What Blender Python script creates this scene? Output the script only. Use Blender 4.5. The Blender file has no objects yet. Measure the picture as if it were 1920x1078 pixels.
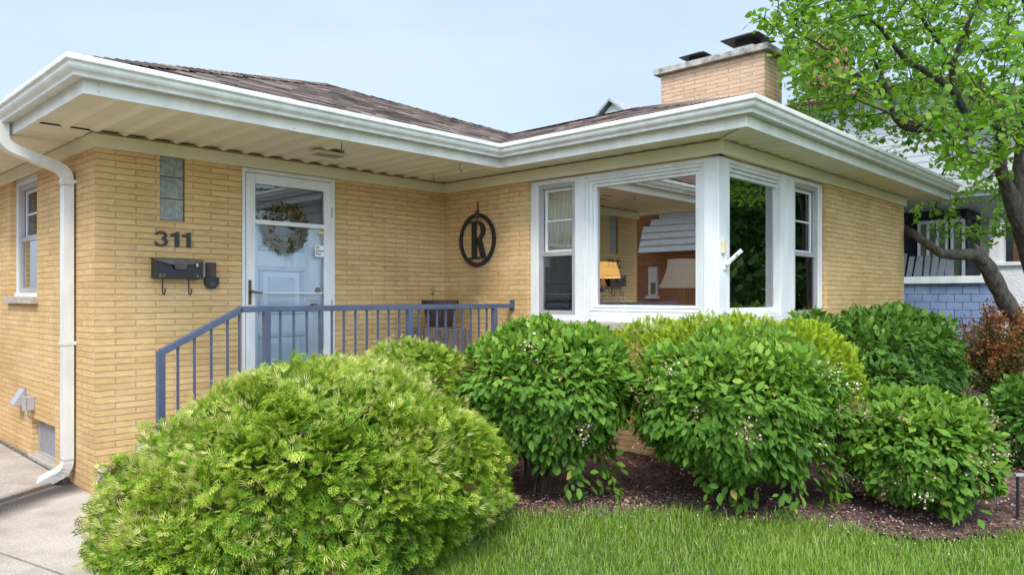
import bpy, math, random
import numpy as np
from mathutils import Vector
R_ = math.radians
rng = np.random.default_rng(7)
random.seed(7)
S = bpy.context.scene
col = S.collection

# ------------------------------------------------------------------ camera
CAM = np.array([-1.905, -6.264, 1.38])
FW = np.array([0.7239, 0.6898, 0.0]); RT = np.array([0.6898, -0.7239, 0.0])
FPX = 1384.0
cd = bpy.data.cameras.new('camera'); cam = bpy.data.objects.new('camera', cd); col.objects.link(cam)
cd.sensor_width = 36.0; cd.lens = FPX / 1920 * 36; cd.shift_y = 17.4 / 1920
cd.clip_start = 0.05; cd.clip_end = 600
cam.location = CAM; cam.rotation_euler = (R_(90), 0, R_(-46.38))
S.camera = cam

# ------------------------------------------------------------------ world, sun, exposure
SUN_EL, SUN_AZ = 52.0, 232.0       # azimuth clockwise from +Y
w = bpy.data.worlds.new("World"); S.world = w; w.use_nodes = True
nt = w.node_tree; nt.nodes.clear()
out = nt.nodes.new('ShaderNodeOutputWorld'); bg = nt.nodes.new('ShaderNodeBackground')
sky = nt.nodes.new('ShaderNodeTexSky'); sky.sky_type = 'NISHITA'; sky.sun_disc = False
sky.sun_elevation = R_(SUN_EL); sky.sun_rotation = R_(SUN_AZ)
sky.air_density = 1.0; sky.dust_density = 1.2; sky.ozone_density = 2.0; sky.altitude = 100
tc = nt.nodes.new('ShaderNodeTexCoord'); mp = nt.nodes.new('ShaderNodeMapping'); mp.inputs['Scale'].default_value = (1.0, 1.0, 3.5)
nz = nt.nodes.new('ShaderNodeTexNoise'); nz.inputs['Scale'].default_value = 1.6; nz.inputs['Detail'].default_value = 5; nz.inputs['Roughness'].default_value = 0.55
cr = nt.nodes.new('ShaderNodeValToRGB')
cr.color_ramp.elements[0].position = 0.35; cr.color_ramp.elements[0].color = (0.65, 0.65, 0.65, 1)
cr.color_ramp.elements[1].position = 0.75; cr.color_ramp.elements[1].color = (0.86, 0.86, 0.86, 1)
mx = nt.nodes.new('ShaderNodeMix'); mx.data_type = 'RGBA'
L = nt.links.new
L(tc.outputs['Generated'], mp.inputs['Vector']); L(mp.outputs['Vector'], nz.inputs['Vector']); L(nz.outputs['Fac'], cr.inputs['Fac'])
L(cr.outputs['Color'], mx.inputs['Factor']); L(sky.outputs['Color'], mx.inputs['A'])
mx.inputs['B'].default_value = (5.4, 6.5, 7.85, 1)     # thin bright overcast veil in front of the blue
# hazy sky: unseen sunward side brightened to lift the foreground, far side dimmer
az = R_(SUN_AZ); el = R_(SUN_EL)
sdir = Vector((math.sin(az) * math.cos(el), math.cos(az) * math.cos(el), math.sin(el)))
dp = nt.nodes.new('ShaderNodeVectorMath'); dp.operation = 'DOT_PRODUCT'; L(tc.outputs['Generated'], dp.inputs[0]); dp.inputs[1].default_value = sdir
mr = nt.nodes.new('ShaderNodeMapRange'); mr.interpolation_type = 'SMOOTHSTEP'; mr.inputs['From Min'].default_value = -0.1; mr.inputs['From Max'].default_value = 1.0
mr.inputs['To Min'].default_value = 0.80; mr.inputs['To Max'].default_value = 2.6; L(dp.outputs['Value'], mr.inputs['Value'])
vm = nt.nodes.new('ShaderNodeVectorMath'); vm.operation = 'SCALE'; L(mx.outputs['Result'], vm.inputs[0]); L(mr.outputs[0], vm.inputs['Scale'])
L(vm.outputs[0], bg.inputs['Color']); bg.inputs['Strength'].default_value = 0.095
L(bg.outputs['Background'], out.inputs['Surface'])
sd = bpy.data.lights.new('sun', 'SUN'); sun = bpy.data.objects.new('sun', sd); col.objects.link(sun)
sd.energy = 1.5; sd.angle = R_(14); sd.color = (1.0, 0.95, 0.87)
sun.rotation_euler = sdir.to_track_quat('Z', 'Y').to_euler(); sun.location = (0, 0, 20)
S.view_settings.view_transform = 'Standard'; S.view_settings.look = 'None'; S.view_settings.gamma = 1.0
S.view_settings.use_curve_mapping = False; S.view_settings.exposure = 1.03
S.render.engine = 'CYCLES'
S.cycles.max_bounces = 8; S.cycles.diffuse_bounces = 4; S.cycles.transparent_max_bounces = 12; S.cycles.use_denoising = True

# ------------------------------------------------------------------ helpers
def vp(x, y, d):                      # the point seen along a given direction at depth d
    return CAM + d * (FW + RT * (x - 960) / FPX + np.array([0, 0, 1]) * (556.4 - y) / FPX)

def tag(o, label=None, cat=None, group=None, kind=None):
    if label: o['label'] = label
    if cat: o['category'] = cat
    if group: o['group'] = group
    if kind: o['kind'] = kind
    return o

def thing(name, label, cat, loc=(0, 0, 0), group=None, rz=0.0):
    o = bpy.data.objects.new(name, None); col.objects.link(o)
    o.location = loc; o.rotation_euler = (0, 0, rz); o.empty_display_size = 0.1
    return tag(o, label, cat, group)

def link_mesh(me, name, mat, parent=None, loc=None):
    o = bpy.data.objects.new(name, me); col.objects.link(o)
    if mat: me.materials.append(mat)
    if parent is not None: o.parent = parent
    if loc is not None: o.location = loc
    return o

def rootloc(p):
    while p is not None and p.parent is not None: p = p.parent
    return np.array(p.location) if p is not None else np.zeros(3)

class MB:
    def __init__(s): s.v = []; s.f = []; s.t = []; s.tint = []
    def add(s, vs, fs, tint=0.5):
        n = len(s.v); s.v += [tuple(float(c) for c in p) for p in vs]
        s.f += [tuple(n + i for i in f) for f in fs]; s.tint += [tint] * len(fs)
        return s
    def box(s, a, b, tint=0.5):
        x0, x1 = sorted((a[0], b[0])); y0, y1 = sorted((a[1], b[1])); z0, z1 = sorted((a[2], b[2]))
        return s.add([(x0, y0, z0), (x1, y0, z0), (x1, y1, z0), (x0, y1, z0), (x0, y0, z1), (x1, y0, z1), (x1, y1, z1), (x0, y1, z1)],
                     [(0, 3, 2, 1), (4, 5, 6, 7), (0, 1, 5, 4), (1, 2, 6, 5), (2, 3, 7, 6), (3, 0, 4, 7)], tint)
    def quad(s, a, b, c, d, tint=0.5): return s.add([a, b, c, d], [(0, 1, 2, 3)], tint)
    def bar(s, p, q, wx, wz, up=(0, 0, 1), tint=0.5):           # rectangular bar from p to q
        p = np.array(p, float); q = np.array(q, float); d = q - p; d /= np.linalg.norm(d)
        u = np.array(up, float); a = np.cross(d, u); a /= np.linalg.norm(a); b = np.cross(a, d)
        vs = [e + i * a * wx / 2 + j * b * wz / 2 for e in (p, q) for i, j in ((-1, -1), (1, -1), (1, 1), (-1, 1))]
        return s.add(vs, [(0, 1, 2, 3), (7, 6, 5, 4), (0, 4, 5, 1), (1, 5, 6, 2), (2, 6, 7, 3), (3, 7, 4, 0)], tint)
    def tube(s, pts, rad, n=8, cap=True, tint=0.5):
        pts = [np.array(p, float) for p in pts]; m = len(pts)
        rad = [rad] * m if np.isscalar(rad) else list(rad)
        vs = []; prev = None
        for i in range(m):
            t = pts[min(i + 1, m - 1)] - pts[max(i - 1, 0)]; t /= (np.linalg.norm(t) + 1e-9)
            if prev is None:
                a = np.cross(t, (0, 0, 1)); a = np.cross(t, (1, 0, 0)) if np.linalg.norm(a) < 1e-3 else a
            else: a = prev - t * (prev @ t)
            a /= np.linalg.norm(a); prev = a; b = np.cross(t, a)
            for k in range(n):
                an = 2 * math.pi * k / n; vs.append(pts[i] + rad[i] * (math.cos(an) * a + math.sin(an) * b))
        fs = [(i * n + k, i * n + (k + 1) % n, (i + 1) * n + (k + 1) % n, (i + 1) * n + k) for i in range(m - 1) for k in range(n)]
        if cap: fs += [tuple(range(n - 1, -1, -1)), tuple((m - 1) * n + k for k in range(n))]
        return s.add(vs, fs, tint)
    def lathe(s, prof, c, n=20, cap=True, tint=0.5):           # prof: (r, z)
        vs = [(c[0] + r * math.cos(2 * math.pi * k / n), c[1] + r * math.sin(2 * math.pi * k / n), c[2] + z) for r, z in prof for k in range(n)]
        m = len(prof)
        fs = [(i * n + k, i * n + (k + 1) % n, (i + 1) * n + (k + 1) % n, (i + 1) * n + k) for i in range(m - 1) for k in range(n)]
        if cap: fs += [tuple(range(n - 1, -1, -1)), tuple((m - 1) * n + k for k in range(n))]
        return s.add(vs, fs, tint)
    def prism(s, poly, o, a, b, c, tint=0.5):                  # polygon in (a,b) at o extruded by vector c
        o, a, b, c = (np.array(q, float) for q in (o, a, b, c)); n = len(poly)
        lo = [o + a * p[0] + b * p[1] for p in poly]; vs = lo + [q + c for q in lo]
        return s.add(vs, [tuple(range(n - 1, -1, -1)), tuple(range(n, 2 * n))] + [(i, (i + 1) % n, n + (i + 1) % n, n + i) for i in range(n)], tint)
    def build(s, name, mat, parent=None, bevel=0, smooth=False):
        me = bpy.data.meshes.new(name)
        off = rootloc(parent)
        me.from_pydata([tuple(np.array(v) - off) for v in s.v], [], s.f)
        at = me.attributes.new('tint', 'FLOAT', 'FACE'); at.data.foreach_set('value', np.array(s.tint, np.float32))
        if smooth: me.polygons.foreach_set('use_smooth', [True] * len(me.polygons))
        me.update()
        o = link_mesh(me, name, mat, parent)
        if bevel:
            m = o.modifiers.new('bevel', 'BEVEL'); m.width = bevel; m.segments = 2; m.limit_method = 'ANGLE'; m.angle_limit = R_(40)
        return o

def mesh_np(name, verts, faces_by_n, mat, parent=None, face_attr=None, pt_attr=None, smooth=False):
    """verts (V,3); faces_by_n list of int arrays (F,k)"""
    off = rootloc(parent) if parent is not None else np.zeros(3)
    me = bpy.data.meshes.new(name); me.vertices.add(len(verts))
    me.vertices.foreach_set('co', (verts - off).astype(np.float32).ravel())
    loops = np.concatenate([f.ravel() for f in faces_by_n]); sizes = np.concatenate([np.full(len(f), f.shape[1]) for f in faces_by_n])
    starts = np.concatenate([[0], np.cumsum(sizes)[:-1]])
    me.loops.add(len(loops)); me.loops.foreach_set('vertex_index', loops.astype(np.int32))
    me.polygons.add(len(sizes)); me.polygons.foreach_set('loop_start', starts.astype(np.int32))
    if smooth: me.polygons.foreach_set('use_smooth', np.ones(len(sizes), bool))
    if face_attr is not None:
        at = me.attributes.new('tint', 'FLOAT', 'FACE'); at.data.foreach_set('value', face_attr.astype(np.float32))
    if pt_attr is not None:
        at = me.attributes.new('tip', 'FLOAT', 'POINT'); at.data.foreach_set('value', pt_attr.astype(np.float32))
    me.update(calc_edges=True); me.validate()
    return link_mesh(me, name, mat, parent)

def unit(a): return a / (np.linalg.norm(a, axis=-1, keepdims=True) + 1e-9)

def scatter(name, mat, parent, P, D, N, size, templ, tris, quads, tint, tip=None, smooth=False):
    """copies of a small leaf template, all in one mesh: P base, D axis, N face normal"""
    x = unit(D); z = unit(N - x * (N * x).sum(1, keepdims=True)); y = np.cross(z, x)
    k = len(templ); t = np.array(templ, float); n = len(P)
    sz = size.reshape(-1, 1, 1)
    V = P[:, None, :] + sz * (t[None, :, 0:1] * x[:, None, :] + t[None, :, 1:2] * y[:, None, :] + t[None, :, 2:3] * z[:, None, :])
    base = (np.arange(n) * k)[:, None, None]; fl = []; ta = []
    for fs in (tris, quads):
        if len(fs):
            f = np.array(fs)[None] + base; fl.append(f.reshape(-1, f.shape[-1])); ta.append(np.repeat(tint, len(fs)))
    pt = np.tile(np.array(tip), n) if tip is not None else None
    return mesh_np(name, V.reshape(-1, 3), fl, mat, parent, np.concatenate(ta), pt, smooth)

# ------------------------------------------------------------------ materials
def mat_new(name):
    m = bpy.data.materials.new(name); m.use_nodes = True; nt = m.node_tree
    return m, nt, nt.nodes['Principled BSDF']
def N_(nt, t, **kw):
    n = nt.nodes.new(t)
    for k, v in kw.items():
        if k in n.inputs: n.inputs[k].default_value = v
        else: setattr(n, k, v)
    return n
def ramp(nt, stops):
    r = nt.nodes.new('ShaderNodeValToRGB'); e = r.color_ramp.elements
    while len(e) < len(stops): e.new(0.5)
    for i, (p, c) in enumerate(stops): e[i].position = p; e[i].color = tuple(c) + (1,)
    return r
def srgb(r, g, b):
    return tuple(((c / 255 + 0.055) / 1.055) ** 2.4 if c > 10 else c / 255 / 12.92 for c in (r, g, b))

def plain(name, c, rough=0.5, var=0.12, scale=6.0, bump=0.0, bscale=60, metal=0.0, stretch=(1, 1, 1), spec=0.5, c2=None):
    m, nt, p = mat_new(name); L = nt.links.new
    tc = N_(nt, 'ShaderNodeTexCoord'); mp = N_(nt, 'ShaderNodeMapping'); mp.inputs['Scale'].default_value = stretch
    L(tc.outputs['Object'], mp.inputs['Vector'])
    n = N_(nt, 'ShaderNodeTexNoise', Scale=scale, Detail=6.0, Roughness=0.6); L(mp.outputs['Vector'], n.inputs['Vector'])
    d = c2 if c2 else tuple(v * (1 - var) for v in c)
    r = ramp(nt, [(0.35, d), (0.65, tuple(min(1, v * (1 + var * .4)) for v in c))])
    L(n.outputs['Fac'], r.inputs['Fac']); L(r.outputs['Color'], p.inputs['Base Color'])
    p.inputs['Roughness'].default_value = rough; p.inputs['Metallic'].default_value = metal; p.inputs['Specular IOR Level'].default_value = spec
    if bump:
        b = N_(nt, 'ShaderNodeBump', Strength=1.0, Distance=bump); n2 = N_(nt, 'ShaderNodeTexNoise', Scale=bscale, Detail=4.0)
        L(mp.outputs['Vector'], n2.inputs['Vector']); L(n2.outputs['Fac'], b.inputs['Height']); L(b.outputs['Normal'], p.inputs['Normal'])
    return m

def brick_mat(name, c1, c2, mortar, bw=0.305, bh=0.05, ms=0.007, rough_hewn=1.0, off=0.5, blotch=None):
    m, nt, p = mat_new(name); L = nt.links.new
    tc = N_(nt, 'ShaderNodeTexCoord'); sx = N_(nt, 'ShaderNodeSeparateXYZ'); L(tc.outputs['Object'], sx.inputs[0])
    sub = N_(nt, 'ShaderNodeMath', operation='SUBTRACT'); L(sx.outputs['X'], sub.inputs[0]); L(sx.outputs['Y'], sub.inputs[1])
    cb = N_(nt, 'ShaderNodeCombineXYZ'); L(sub.outputs[0], cb.inputs['X']); L(sx.outputs['Z'], cb.inputs['Y'])
    wn = N_(nt, 'ShaderNodeTexNoise', Scale=9.0, Detail=3.0); L(tc.outputs['Object'], wn.inputs['Vector'])
    ws = N_(nt, 'ShaderNodeVectorMath', operation='MULTIPLY_ADD'); L(wn.outputs['Color'], ws.inputs[0])
    ws.inputs[1].default_value = (0.012, 0.006, 0); L(cb.outputs[0], ws.inputs[2])
    bt = N_(nt, 'ShaderNodeTexBrick', Scale=1.0); bt.offset = off; bt.offset_frequency = 2; bt.squash = 1.0
    bt.inputs['Mortar Size'].default_value = ms; bt.inputs['Mortar Smooth'].default_value = 0.35; bt.inputs['Bias'].default_value = 0.0
    bt.inputs['Brick Width'].default_value = bw; bt.inputs['Row Height'].default_value = bh
    bt.inputs['Color1'].default_value = c1 + (1,); bt.inputs['Color2'].default_value = c2 + (1,); bt.inputs['Mortar'].default_value = mortar + (1,)
    L(ws.outputs[0], bt.inputs['Vector'])
    # face texture
    mp = N_(nt, 'ShaderNodeMapping'); mp.inputs['Scale'].default_value = (14, 14, 55); L(tc.outputs['Object'], mp.inputs['Vector'])
    fn = N_(nt, 'ShaderNodeTexNoise', Scale=1.0, Detail=5.0, Roughness=0.65); L(mp.outputs['Vector'], fn.inputs['Vector'])
    fr = ramp(nt, [(0.3, (0.78, 0.76, 0.74)), (0.62, (1.08, 1.08, 1.08))]); L(fn.outputs['Fac'], fr.inputs['Fac'])
    mu = N_(nt, 'ShaderNodeMix', data_type='RGBA', blend_type='MULTIPLY'); mu.inputs['Factor'].default_value = 0.75
    L(bt.outputs['Color'], mu.inputs['A']); L(fr.outputs['Color'], mu.inputs['B'])
    # large weathering
    ln = N_(nt, 'ShaderNodeTexNoise', Scale=0.9, Detail=6.0, Roughness=0.65); L(tc.outputs['Object'], ln.inputs['Vector'])
    lr = ramp(nt, [(0.30, (0.78, 0.73, 0.69)), (0.6, (1.03, 1.03, 1.03))]); L(ln.outputs['Fac'], lr.inputs['Fac'])
    m2 = N_(nt, 'ShaderNodeMix', data_type='RGBA', blend_type='MULTIPLY'); m2.inputs['Factor'].default_value = 0.8
    L(mu.outputs['Result'], m2.inputs['A']); L(lr.outputs['Color'], m2.inputs['B'])
    # pale lime bloom in loose patches
    en = N_(nt, 'ShaderNodeTexNoise', Scale=1.9, Detail=8.0, Roughness=0.7); L(tc.outputs['Object'], en.inputs['Vector'])
    er = ramp(nt, [(0.46, (0, 0, 0)), (0.74, (0.42, 0.42, 0.42))]); L(en.outputs['Fac'], er.inputs['Fac'])
    m3 = N_(nt, 'ShaderNodeMix', data_type='RGBA'); L(er.outputs['Color'], m3.inputs['Factor']); L(m2.outputs['Result'], m3.inputs['A'])
    m3.inputs['B'].default_value = tuple(0.55 * a + 0.45 * b for a, b in zip(c1, (0.62, 0.50, 0.40))) + (1,)
    L(m3.outputs['Result'], p.inputs['Base Color'])
    p.inputs['Roughness'].default_value = 0.85; p.inputs['Specular IOR Level'].default_value = 0.25
    h = N_(nt, 'ShaderNodeMath', operation='MULTIPLY_ADD'); L(bt.outputs['Fac'], h.inputs[0]); h.inputs[1].default_value = -1.0
    sc = N_(nt, 'ShaderNodeMath', operation='MULTIPLY'); L(fn.outputs['Fac'], sc.inputs[0]); sc.inputs[1].default_value = 0.9 * rough_hewn
    L(sc.outputs[0], h.inputs[2])
    b = N_(nt, 'ShaderNodeBump', Strength=1.0, Distance=0.008); L(h.outputs[0], b.inputs['Height']); L(b.outputs['Normal'], p.inputs['Normal'])
    return m

def tint_mat(name, stops, rough=0.6, transl=0.0, spec=0.4, bump=0.0, bscale=80, noise=0.0, attr='tint', tipmix=None):
    m, nt, p = mat_new(name); L = nt.links.new
    a = N_(nt, 'ShaderNodeAttribute', attribute_name=attr); r = ramp(nt, stops)
    src = a.outputs['Fac']
    if noise:
        tc = N_(nt, 'ShaderNodeTexCoord'); n = N_(nt, 'ShaderNodeTexNoise', Scale=bscale, Detail=3.0); L(tc.outputs['Object'], n.inputs['Vector'])
        ad = N_(nt, 'ShaderNodeMath', operation='MULTIPLY_ADD'); L(n.outputs['Fac'], ad.inputs[0]); ad.inputs[1].default_value = noise; L(src, ad.inputs[2])
        sb = N_(nt, 'ShaderNodeMath', operation='SUBTRACT'); L(ad.outputs[0], sb.inputs[0]); sb.inputs[1].default_value = noise * 0.5; src = sb.outputs[0]
    if tipmix:
        t = N_(nt, 'ShaderNodeAttribute', attribute_name='tip')
        ad = N_(nt, 'ShaderNodeMath', operation='MULTIPLY_ADD'); L(t.outputs['Fac'], ad.inputs[0]); ad.inputs[1].default_value = tipmix; L(src, ad.inputs[2]); src = ad.outputs[0]
    L(src, r.inputs['Fac']); L(r.outputs['Color'], p.inputs['Base Color'])
    p.inputs['Roughness'].default_value = rough; p.inputs['Specular IOR Level'].default_value = spec
    if bump:
        tc = N_(nt, 'ShaderNodeTexCoord'); n2 = N_(nt, 'ShaderNodeTexNoise', Scale=bscale, Detail=4.0); L(tc.outputs['Object'], n2.inputs['Vector'])
        b = N_(nt, 'ShaderNodeBump', Strength=1.0, Distance=bump); L(n2.outputs['Fac'], b.inputs['Height']); L(b.outputs['Normal'], p.inputs['Normal'])
    if transl:
        o = nt.nodes['Material Output']; tr = N_(nt, 'ShaderNodeBsdfTranslucent'); ms = N_(nt, 'ShaderNodeMixShader'); ms.inputs[0].default_value = transl
        g = N_(nt, 'ShaderNodeMix', data_type='RGBA', blend_type='MULTIPLY'); g.inputs['Factor'].default_value = 1.0; g.inputs['B'].default_value = (1.25, 1.2, 0.6, 1)
        L(r.outputs['Color'], g.inputs['A']); L(g.outputs['Result'], tr.inputs['Color'])
        L(p.outputs[0], ms.inputs[1]); L(tr.outputs[0], ms.inputs[2]); L(ms.outputs[0], o.inputs['Surface'])
    return m

def glass_mat(name, refl=0.2, tintc=(0.9, 0.92, 0.92)):
    m = bpy.data.materials.new(name); m.use_nodes = True; nt = m.node_tree; nt.nodes.clear(); L = nt.links.new
    o = N_(nt, 'ShaderNodeOutputMaterial'); tr = N_(nt, 'ShaderNodeBsdfTransparent'); tr.inputs[0].default_value = tintc + (1,)
    gl = N_(nt, 'ShaderNodeBsdfGlossy'); gl.inputs['Roughness'].default_value = 0.002; gl.inputs['Color'].default_value = (1, 1, 1, 1)
    lw = N_(nt, 'ShaderNodeFresnel'); lw.inputs['IOR'].default_value = 1.5
    ad = N_(nt, 'ShaderNodeMath', operation='ADD', use_clamp=True); L(lw.outputs[0], ad.inputs[0]); ad.inputs[1].default_value = refl
    ms = N_(nt, 'ShaderNodeMixShader'); L(ad.outputs[0], ms.inputs[0]); L(tr.outputs[0], ms.inputs[1]); L(gl.outputs[0], ms.inputs[2]); L(ms.outputs[0], o.inputs['Surface'])
    return m

M = {}
M['brick'] = brick_mat('buff_brick', (0.70, 0.470, 0.210), (0.59, 0.382, 0.160), (0.43, 0.315, 0.19), ms=0.0048)
M['chimney_brick'] = brick_mat('pink_chimney_brick', (0.66, 0.45, 0.30), (0.58, 0.38, 0.24), (0.36, 0.27, 0.20), ms=0.0048)  # pinker than the wall brick
M['redbrick'] = brick_mat('red_brick', (0.50, 0.215, 0.105), (0.40, 0.16, 0.08), (0.22, 0.15, 0.11), bw=0.21, bh=0.07, ms=0.008)
M['white'] = plain('white_paint', (0.70, 0.70, 0.685), 0.42, 0.12, 4, 0.0008, 120, stretch=(1.5, 1.5, .5))
M['gutter'] = plain('gutter_enamel', (0.66, 0.65, 0.605), 0.36, 0.13, 7, 0.0012, 9, stretch=(1.2, 1.2, .35))
M['fascia'] = plain('fascia_enamel', (0.68, 0.665, 0.60), 0.42, 0.12, 6, 0.001, 7, stretch=(1.0, 1.0, .3))
M['cream'] = plain('cream_enamel', (0.68, 0.61, 0.42), 0.5, 0.10, 1.6)
M['soffit'] = plain('soffit_enamel', (0.74, 0.66, 0.49), 0.5, 0.08, 1.3)
M['shingle'] = tint_mat('asphalt_shingle', [(0.0, srgb(64, 55, 52)), (0.35, srgb(92, 80, 75)), (0.7, srgb(116, 102, 94)), (1.0, srgb(144, 127, 117))], 0.95, 0, 0.15, 0.002, 240, 0.5)
M['under'] = plain('roof_felt', (0.05, 0.045, 0.045), 0.95)
M['glass'] = glass_mat('window_glass', 0.23, (0.80, 0.82, 0.82))
M['sash_glass'] = glass_mat('sash_glass', 0.02, (0.96, 0.97, 0.96))
M['glass_dark'] = glass_mat('screened_glass', 0.05, (0.62, 0.62, 0.64))
M['door_glass'] = glass_mat('storm_glass', 0.0, (0.93, 0.95, 0.97))
M['alu'] = plain('grey_aluminium', (0.42, 0.40, 0.40), 0.45, 0.12, 5, metal=0.2)
M['grime'] = plain('grey_grime', (0.28, 0.26, 0.25), 0.7, 0.3, 9)
M['black'] = plain('black_enamel', (0.018, 0.018, 0.020), 0.35, 0.2, 8)
M['rail'] = plain('slate_blue_paint', (0.072, 0.09, 0.142), 0.42, 0.15, 7)
M['limestone'] = plain('limestone', (0.42, 0.37, 0.30), 0.9, 0.25, 14, 0.004, 60)
M['crown'] = plain('chimney_concrete', (0.40, 0.37, 0.32), 0.95, 0.5, 9, 0.008, 40, c2=(0.16, 0.145, 0.12))
M['concrete'] = None
M['bronze'] = plain('aged_bronze', (0.16, 0.10, 0.05), 0.4, 0.3, 20, metal=0.7)
M['rust'] = plain('dark_mesh_metal', (0.045, 0.035, 0.035), 0.6, 0.3, 20, metal=0.3)
M['ivory'] = plain('ivory_plastic', (0.66, 0.55, 0.36), 0.5, 0.05, 8)
M['room'] = plain('room_plaster', (0.34, 0.27, 0.20), 0.9, 0.05, 2)
M['bark'] = plain('bark', (0.095, 0.08, 0.062), 0.95, 0.5, 16, 0.02, 34, stretch=(1, 1, 0.35), c2=(0.034, 0.028, 0.023))
M['stem'] = plain('shrub_stem', (0.075, 0.05, 0.035), 0.95, 0.3, 20)
# ================================================================== THE HOUSE
AX, BY, XE = 3.567, -3.378, 8.396          # inner corner x, front wing face y, right end x
ZB, ZW, ZS = -0.35, 2.66, 2.645            # wall base, wall top, soffit height
house = thing('brick_house', 'single storey buff brick ranch house with brown shingle roof and white gutters', 'house')

def wall(name, axis, const, u0, u1, z0, z1, holes, inward, mat, parent, depth=0.11):
    """rectangular wall with openings and their reveals; axis 'x' = runs along x at y=const"""
    mb = MB(); us = sorted({u0, u1, *[h[0] for h in holes], *[h[1] for h in holes]}); zs = sorted({z0, z1, *[h[2] for h in holes], *[h[3] for h in holes]})
    pt = (lambda u, z, d=0: (u, const + d * inward, z)) if axis == 'x' else (lambda u, z, d=0: (const + d * inward, u, z))
    for i in range(len(us) - 1):
        for j in range(len(zs) - 1):
            uc, zc = (us[i] + us[i + 1]) / 2, (zs[j] + zs[j + 1]) / 2
            if any(h[0] < uc < h[1] and h[2] < zc < h[3] for h in holes): continue
            mb.quad(pt(us[i], zs[j]), pt(us[i + 1], zs[j]), pt(us[i + 1], zs[j + 1]), pt(us[i], zs[j + 1]))
    for a, b, c, d in holes:
        if a > u0 + 1e-6: mb.quad(pt(a, c), pt(a, d), pt(a, d, depth), pt(a, c, depth))
        if b < u1 - 1e-6: mb.quad(pt(b, c), pt(b, d), pt(b, d, depth), pt(b, c, depth))
        mb.quad(pt(a, d), pt(b, d), pt(b, d, depth), pt(a, d, depth)); mb.quad(pt(a, c), pt(b, c), pt(b, c, depth), pt(a, c, depth))
    return mb.build(name, mat, parent)

wall('wall', 'x', 0.0, 0.0, AX, ZB, ZW, [(1.186, 2.14, 0.30, 2.53), (0.485, 0.689, 2.009, 2.554)], 1, M['brick'], house)
wall('wall', 'y', 0.0, 0.0, 12.0, ZB, ZW, [(1.60, 2.57, 1.377, 2.56), (1.04, 1.765, -0.09, 0.25)], 1, M['brick'], house, 0.16)
wall('wall', 'y', AX, BY, 0.0, ZB, ZW, [(BY, -1.262, 1.08, 2.535)], 1, M['brick'], house, 0.1)
wall('wall', 'x', BY, AX, XE, ZB, ZW, [(AX, 5.80, 1.08, 2.535)], 1, M['brick'], house, 0.1)
wall('wall', 'y', XE, BY, 12.0, ZB, ZW, [], -1, M['brick'], house)
wall('wall', 'x', 12.0, 0.0, XE, ZB, ZW, [], -1, M['brick'], house)
# the room behind the corner windows
mb = MB(); x0, x1, y0, y1, z0, z1 = 3.72, 8.2, -3.22, 2.2, 0.5, 2.6
for q in (((x1, y0, z0), (x1, y1, z0), (x1, y1, z1), (x1, y0, z1)), ((x0, y1, z0), (x1, y1, z0), (x1, y1, z1), (x0, y1, z1)),
          ((x0, y0, z0), (x1, y0, z0), (x1, y1, z0), (x0, y1, z0)), ((x0, y0, z1), (x1, y0, z1), (x1, y1, z1), (x0, y1, z1)),
          ((x0, -1.27, z0), (x0, y1, z0), (x0, y1, z1), (x0, -1.27, z1)), ((5.81, y0, z0), (x1, y0, z0), (x1, y0, z1), (5.81, y0, z1)),
          ((x0, y0, z0), (x0, -1.27, z0), (x0, -1.27, 1.06), (x0, y0, 1.06)), ((x0, y0, z0), (5.81, y0, z0), (5.81, y0, 1.06), (x0, y0, 1.06))): mb.quad(*q)
mb.build('interior_wall', M['room'], house)
# foundation strip and basement sill on the left side
mb = MB(); mb.box((-0.035, 0.62, -0.30), (0.02, 12, -0.115)); mb.build('foundation_ledge', plain('tarred_foundation', (0.20, 0.18, 0.165), 0.95, 0.7, 30, 0.01, 60, c2=(0.035, 0.032, 0.03)), house)
mb = MB(); mb.box((-0.028, 0.98, -0.128), (0.17, 1.80, -0.088)); mb.build('basement_sill', M['limestone'], house, 0.004)

# ---- frieze boards
mb = MB()
mb.box((-0.03, -0.03, 2.535), (AX - 0.02, 0.005, 2.638)); mb.box((-0.03, 0.0055, 2.535), (0.005, 12, 2.638))
mb.box((AX - 0.03, BY - 0.03, 2.533), (AX + 0.005, -0.031, 2.638)); mb.box((AX + 0.006, BY - 0.03, 2.533), (XE + 0.02, BY + 0.005, 2.638))
fr = mb.build('frieze_board', M['cream'], house, 0.003)

# ---- soffits: ribbed metal pans (real folded profile)
def ribbed(mb, u0, u1, period, rib, axis, v0, v1, z, slot=False):
    """profile along u, swept from v0 to v1; axis 'x' = u runs along x; v limits may be functions of u"""
    us = [(u0, rib)]; k = math.ceil(u0 / period)
    while k * period < u1:
        b = k * period
        for du, dz in ((0, 0), (0.05 * period, 0), (0.22 * period, 1), (0.83 * period, 1)) if not slot else ((0, 0), (.36 * period, 0), (.43 * period, 1), (.84 * period, 1)):
            if u0 < b + du < u1: us.append((b + du, dz * rib))
        k += 1
    us.append((u1, rib))
    f0 = v0 if callable(v0) else (lambda u: v0); f1 = v1 if callable(v1) else (lambda u: v1)
    P = (lambda u, v, dz: (u, v, z + dz)) if axis == 'x' else (lambda u, v, dz: (v, u, z + dz))
    for (a, da), (b, db) in zip(us, us[1:]):
        if b - a < 1e-5: continue
        mb.quad(P(a, f0(a), da), P(b, f0(b), db), P(b, f1(b), db), P(a, f1(a), da))
mb = MB(); ribbed(mb, -0.42, 3.22, 0.2, 0.026, 'x', -1.205, lambda u: 0.02 if u > 0 else 0.02 - 0.0, ZS); mb.build('soffit', M['soffit'], house)
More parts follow.
